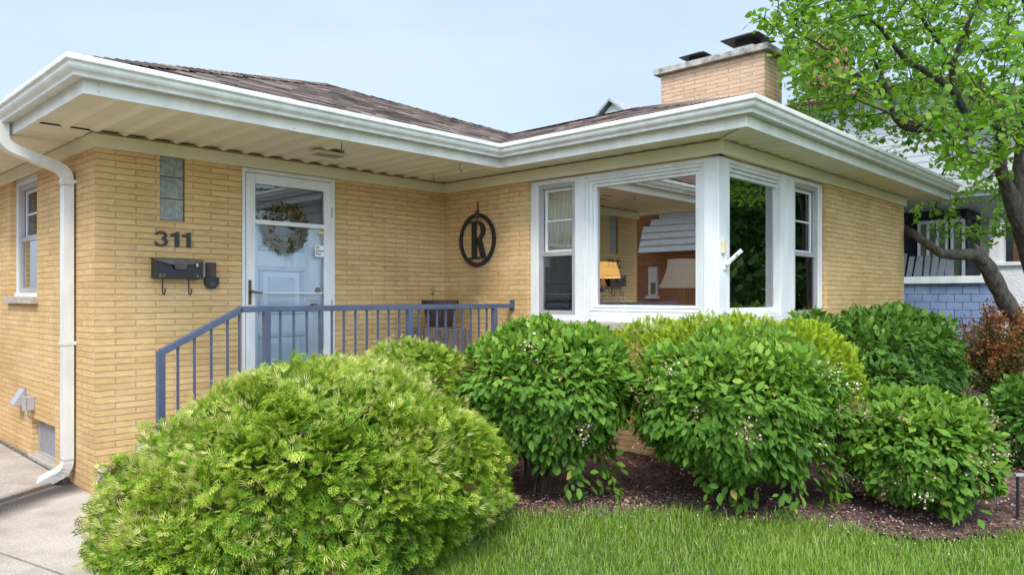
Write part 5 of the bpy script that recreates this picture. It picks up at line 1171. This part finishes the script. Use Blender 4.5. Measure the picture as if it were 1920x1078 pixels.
for x0, x1, y0, y1 in ((13.2, 20, -2.8, .5),):
    for k in range(16):
        z = 3.241 + k * .125; o_ = .012
        mb.add([(x0 - o_, y0 - o_, z), (x1 + o_, y0 - o_, z), (x1 + o_, y1, z), (x0 - o_, y1, z), (x0, y0, z + .125), (x1, y0, z + .125), (x1, y1, z + .125), (x0, y1, z + .125)], [(0, 3, 2, 1), (0, 1, 5, 4), (3, 0, 4, 7), (1, 2, 6, 5)])
mb.build('clapboard', plain('pale_clapboard', (.40, .41, .42), .6, .06, 2), nbh)
rfm = plain('red_brown_roof', (.20, .085, .06), .95, .4, 9, .01, 60)
def hip(mb, x0, x1, y0, y1, z, pitch, ov=.45, drop=.0):
    x0 -= ov; x1 += ov; y0 -= ov; y1 += ov; w = min(x1 - x0, y1 - y0) / 2; h = w * pitch
    if x1 - x0 < y1 - y0: a, b = ((x0 + x1) / 2, y0 + w, z + h), ((x0 + x1) / 2, y1 - w, z + h); fs = [(0, 1, 4), (1, 2, 5, 4), (2, 3, 5), (3, 0, 4, 5), (3, 2, 1, 0)]
    else: a, b = (x0 + w, (y0 + y1) / 2, z + h), (x1 - w, (y0 + y1) / 2, z + h); fs = [(0, 1, 5, 4), (1, 2, 5), (2, 3, 4, 5), (3, 0, 4), (3, 2, 1, 0)]
    mb.add([(x0, y0, z), (x1, y0, z), (x1, y1, z), (x0, y1, z), a, b], fs)
mb = MB(); hip(mb, 13.2, 20, -2.8, .5, 5.245, .30); mb.build('roof', rfm, nbh)
MB().box((14.1, -.55, 5.1), (14.8, .15, 7.0)).build('chimney', M['redbrick'], nbh)
# chairs on that porch
greyw = plain('weathered_grey_wood', (.34, .33, .33), .9, .2, 9)
pfl = MB().box((12.13, -3.37, .2), (13.39, .5, 1.05)); tag(pfl.build('porch_floor', greyw, nbh))
def adir(y, label):
    t = thing('adirondack_chair', label, 'chair', (12.75, y, 1.052), 'chairs on the neighbour porch'); z = 1.052
    mb = MB()
    for k in range(5): mb.bar((12.95, y - .22 + k * .11, z + .32), (13.28, y - .26 + k * .13, z + 1.08 + (.06 if k == 2 else 0)), .09, .02, (1, 0, 0))
    mb.build('backrest', greyw, t)
    mb = MB()
    for k in range(5): mb.bar((12.46 + k * .11, y - .27, z + .40 - k * .03), (12.46 + k * .11, y + .27, z + .40 - k * .03), .09, .02)
    mb.build('seat', greyw, t)
    for s in (-1, 1):
        mb = MB(); mb.box((12.42, y + s * .31 - .06, z + .58), (13.12, y + s * .31 + .06, z + .60)); mb.build('armrest', greyw, t)
        mb = MB(); mb.box((12.44, y + s * .29 - .02, z), (12.52, y + s * .29 + .02, z + .579)); mb.build('leg', greyw, t)
        mb = MB(); mb.bar((12.5, y + s * .25, z + .36), (13.25, y + s * .25, z + .03), .03, .09); mb.build('leg', greyw, t)
adir(-2.02, 'weathered grey slatted porch chair half hidden by the end of the brick house'); adir(-2.55, 'weathered grey slatted porch chair under the neighbour windows, nearest the leaning trunk')
# white stucco house farther right
wh = thing('stucco_house', 'white rough stucco house behind the leaning tree trunk', 'house', (18, -3, 0)); stc = plain('white_stucco', (.74, .74, .76), .95, .08, 3, .02, 22)
MB().box((18, -7, -.3), (18.4, -1.2, 2.08)).build('porch_wall', stc, wh); mb = MB(); mb.box((17.93, -7, 2.082), (18.47, -1.13, 2.17)); mb.build('porch_cap', stc, wh, .01)
for y in (-2.62, -4.6): MB().box((18.02, y - .14, 2.171), (18.3, y + .14, 4.2)).build('column', M['white'], wh)
MB().box((20.4, -8, -.3), (28, -.6, 6.0)).build('wall', stc, wh)
MB().box((17.7, -7.4, 4.2), (20.39, -.8, 4.6)).build('porch_roof', M['fascia'], wh); mb = MB(); hip(mb, 20.4, 28, -8, -.6, 6.0, .5); mb.build('roof', rfm, wh)
mb = MB(); mb.box((20.33, -2.85, 2.2), (20.40, -2.28, 3.5)); wo = mb.build('window', M['white'], wh, .01); MB().box((20.315, -2.79, 2.28), (20.329, -2.34, 3.44)).build('pane', plain('blue_grey_glass', (.28, .32, .40), .1), wo)
tag(MB().box((19.2, -3.5, -.3), (19.5, -2.75, 3.05)).build('brick_pillar', M['redbrick']), 'red brick pillar glimpsed past the leaning trunk in front of the white stucco house', 'pillar')
tag(MB().box((16.4, -2.4, -.3), (16.8, -1.7, 1.72)).build('brick_planter', M['redbrick']), 'red brick planter wall between the blue porch and the white stucco house', 'planter wall')
# far gable peeking over the roof
fg = thing('gabled_house', 'distant house whose white gable peak shows above the roof valley', 'house', (24, 11.5, 0))
MB().box((22.2, 8, -.3), (34, 15, 7.0)).build('wall', M['white'], fg)
mb = MB(); zb_, za_, yc = 7.0, 9.12, 11.12; mb.prism([(-2.7, 0), (2.7, 0), (0, za_ - zb_)], (22.2, yc, zb_), (0, 1, 0), (0, 0, 1), (.2, 0, 0)); gbl = mb.build('gable', M['white'], fg)
mb = MB(); mb.prism([(-.22, 0), (.22, 0), (.22, .4), (0, .6), (-.22, .4)], (22.19, yc, 8.15), (0, 1, 0), (0, 0, 1), (-.01, 0, 0)); mb.build('attic_vent', M['alu'], gbl)
mb = MB()
for s in (-1, 1): mb.add([(21.9, yc, za_ + .12), (34, yc, za_ + .12), (34, yc + s * 3.1, zb_ - .28), (21.9, yc + s * 3.1, zb_ - .28), (21.9, yc, za_ + .02), (21.9, yc + s * 3.1, zb_ - .38)], [(0, 1, 2, 3), (0, 4, 5, 3)])
mb.build('roof', plain('grey_roof', (.30, .29, .29), .95, .2, 8), fg)
# the house across the driveway, mirrored in the picture window
lh = thing('neighbour_house', 'red brick house with white slatted awning mirrored in the picture window', 'house', (-5, 2, 0))
MB().box((-11, -1.5, -.3), (-5, 10, 3.5)).build('wall', M['redbrick'], lh)
mb = MB()
for k in range(7):
    z = 2.36 + k * .15; d = .42 - .05 * k if k < 5 else .14 - .05 * (k - 5); y1 = 3.06 if k < 4 else 3.06 - .18 * (k - 3); yl = -1.2
    mb.add([(-5 + d, yl, z), (-5 + d, y1, z), (-5 + d - .09, y1, z + .15), (-5 + d - .09, yl, z + .15), (-5 + d - .16, yl, z + .004), (-5 + d - .16, y1, z + .004)], [(0, 1, 2, 3), (0, 4, 5, 1)]); mb.add([(-5 + d, y1, z), (-4.999, y1, z), (-4.999, y1, z + .15), (-5 + d - .05, y1, z + .15)], [(0, 1, 2, 3)])
mb.build('awning', M['white'], lh)
mb = MB(); mb.box((-5.0, 2.80, 1.40), (-4.93, 3.02, 2.05)); mb.box((-5.0, 2.76, 1.34), (-4.88, 3.06, 1.40)); wo = mb.build('window', M['white'], lh); MB().box((-4.94, 2.83, 1.44), (-4.925, 2.96, 1.7)).build('pane', refl, wo); 
mb = MB(); hip(mb, -11, -5, -1.5, 10, 3.5, .4, .5); mb.build('roof', rfm, lh)

# street trees behind the viewer, seen in the window reflections
sm_ = tint_mat('street_tree_leaf', [(0, (.022, .065, .012)), (.5, (.06, .14, .022)), (1, (.14, .25, .04))], .5, .3)
t0 = thing('street_tree', 'tall leafy street tree mirrored in the side picture window', 'tree', (0, 0, -.17), 'street trees mirrored in the windows')
mb = MB(); mb.tube([(0, 0, -.2), (.05, 0, 2), (-.1, .1, 4), (0, 0, 7)], [.32, .25, .2, .08], 10)
for k in range(9): a = k * .9; mb.tube([(0, 0, 2.5 + k * .35), (1.3 * math.cos(a), 1.3 * math.sin(a), 4 + k * .4), (2.4 * math.cos(a), 2.4 * math.sin(a), 5 + k * .45)], [.11, .07, .03], 6)
mb.build('trunk', M['bark'], t0, smooth=True)
bl = [(0, 0, 2.3, 2.5, 2.4, 1.7), (0, 0, 6.2, 2.6, 2.6, 2.0), (1.5, .6, 4.8, 1.7, 1.7, 1.3), (-1.4, .9, 5.2, 1.7, 1.6, 1.4), (.3, -1.7, 4.9, 1.7, 1.7, 1.3), (0, .5, 8, 1.6, 1.6, 1.3)]
P, Nn, r = blob_points(bl, 7500, .5, .5, .12); n = len(P); scatter('crown', sm_, t0, P, rng.normal(0, 1, (n, 3)) + Nn, rng.normal(0, .6, (n, 3)) + Nn + (0, 0, .5), rng.uniform(.16, .34, n), LEAF, LEAF_T, [], np.clip(rng.normal(.45, .22, n), 0, 1))
spots = [(14.6, -8.9, .85, 0), (18.6, -10.4, 1.0, 1), (23.5, -12.6, 1.2, 2), (28, -10.5, 1.15, 3.5), (17, -20, 1.4, 4), (-15, -6, 1.1, 5), (-14.5, 14, 1.2, 2.2)]
for i, (x, y, s, rz) in enumerate(spots):
    if i == 0: o = t0
    else:
        o = t0.copy(); col.objects.link(o)
        for chd in list(t0.children): c2 = chd.copy(); col.objects.link(c2); c2.parent = o
    o.location = (x, y, -.17); o.scale = (s, s, s); o.rotation_euler = (0, 0, rz)
    if x < 0: o['label'] = 'leafy tree across the driveway mirrored in the narrow side window'
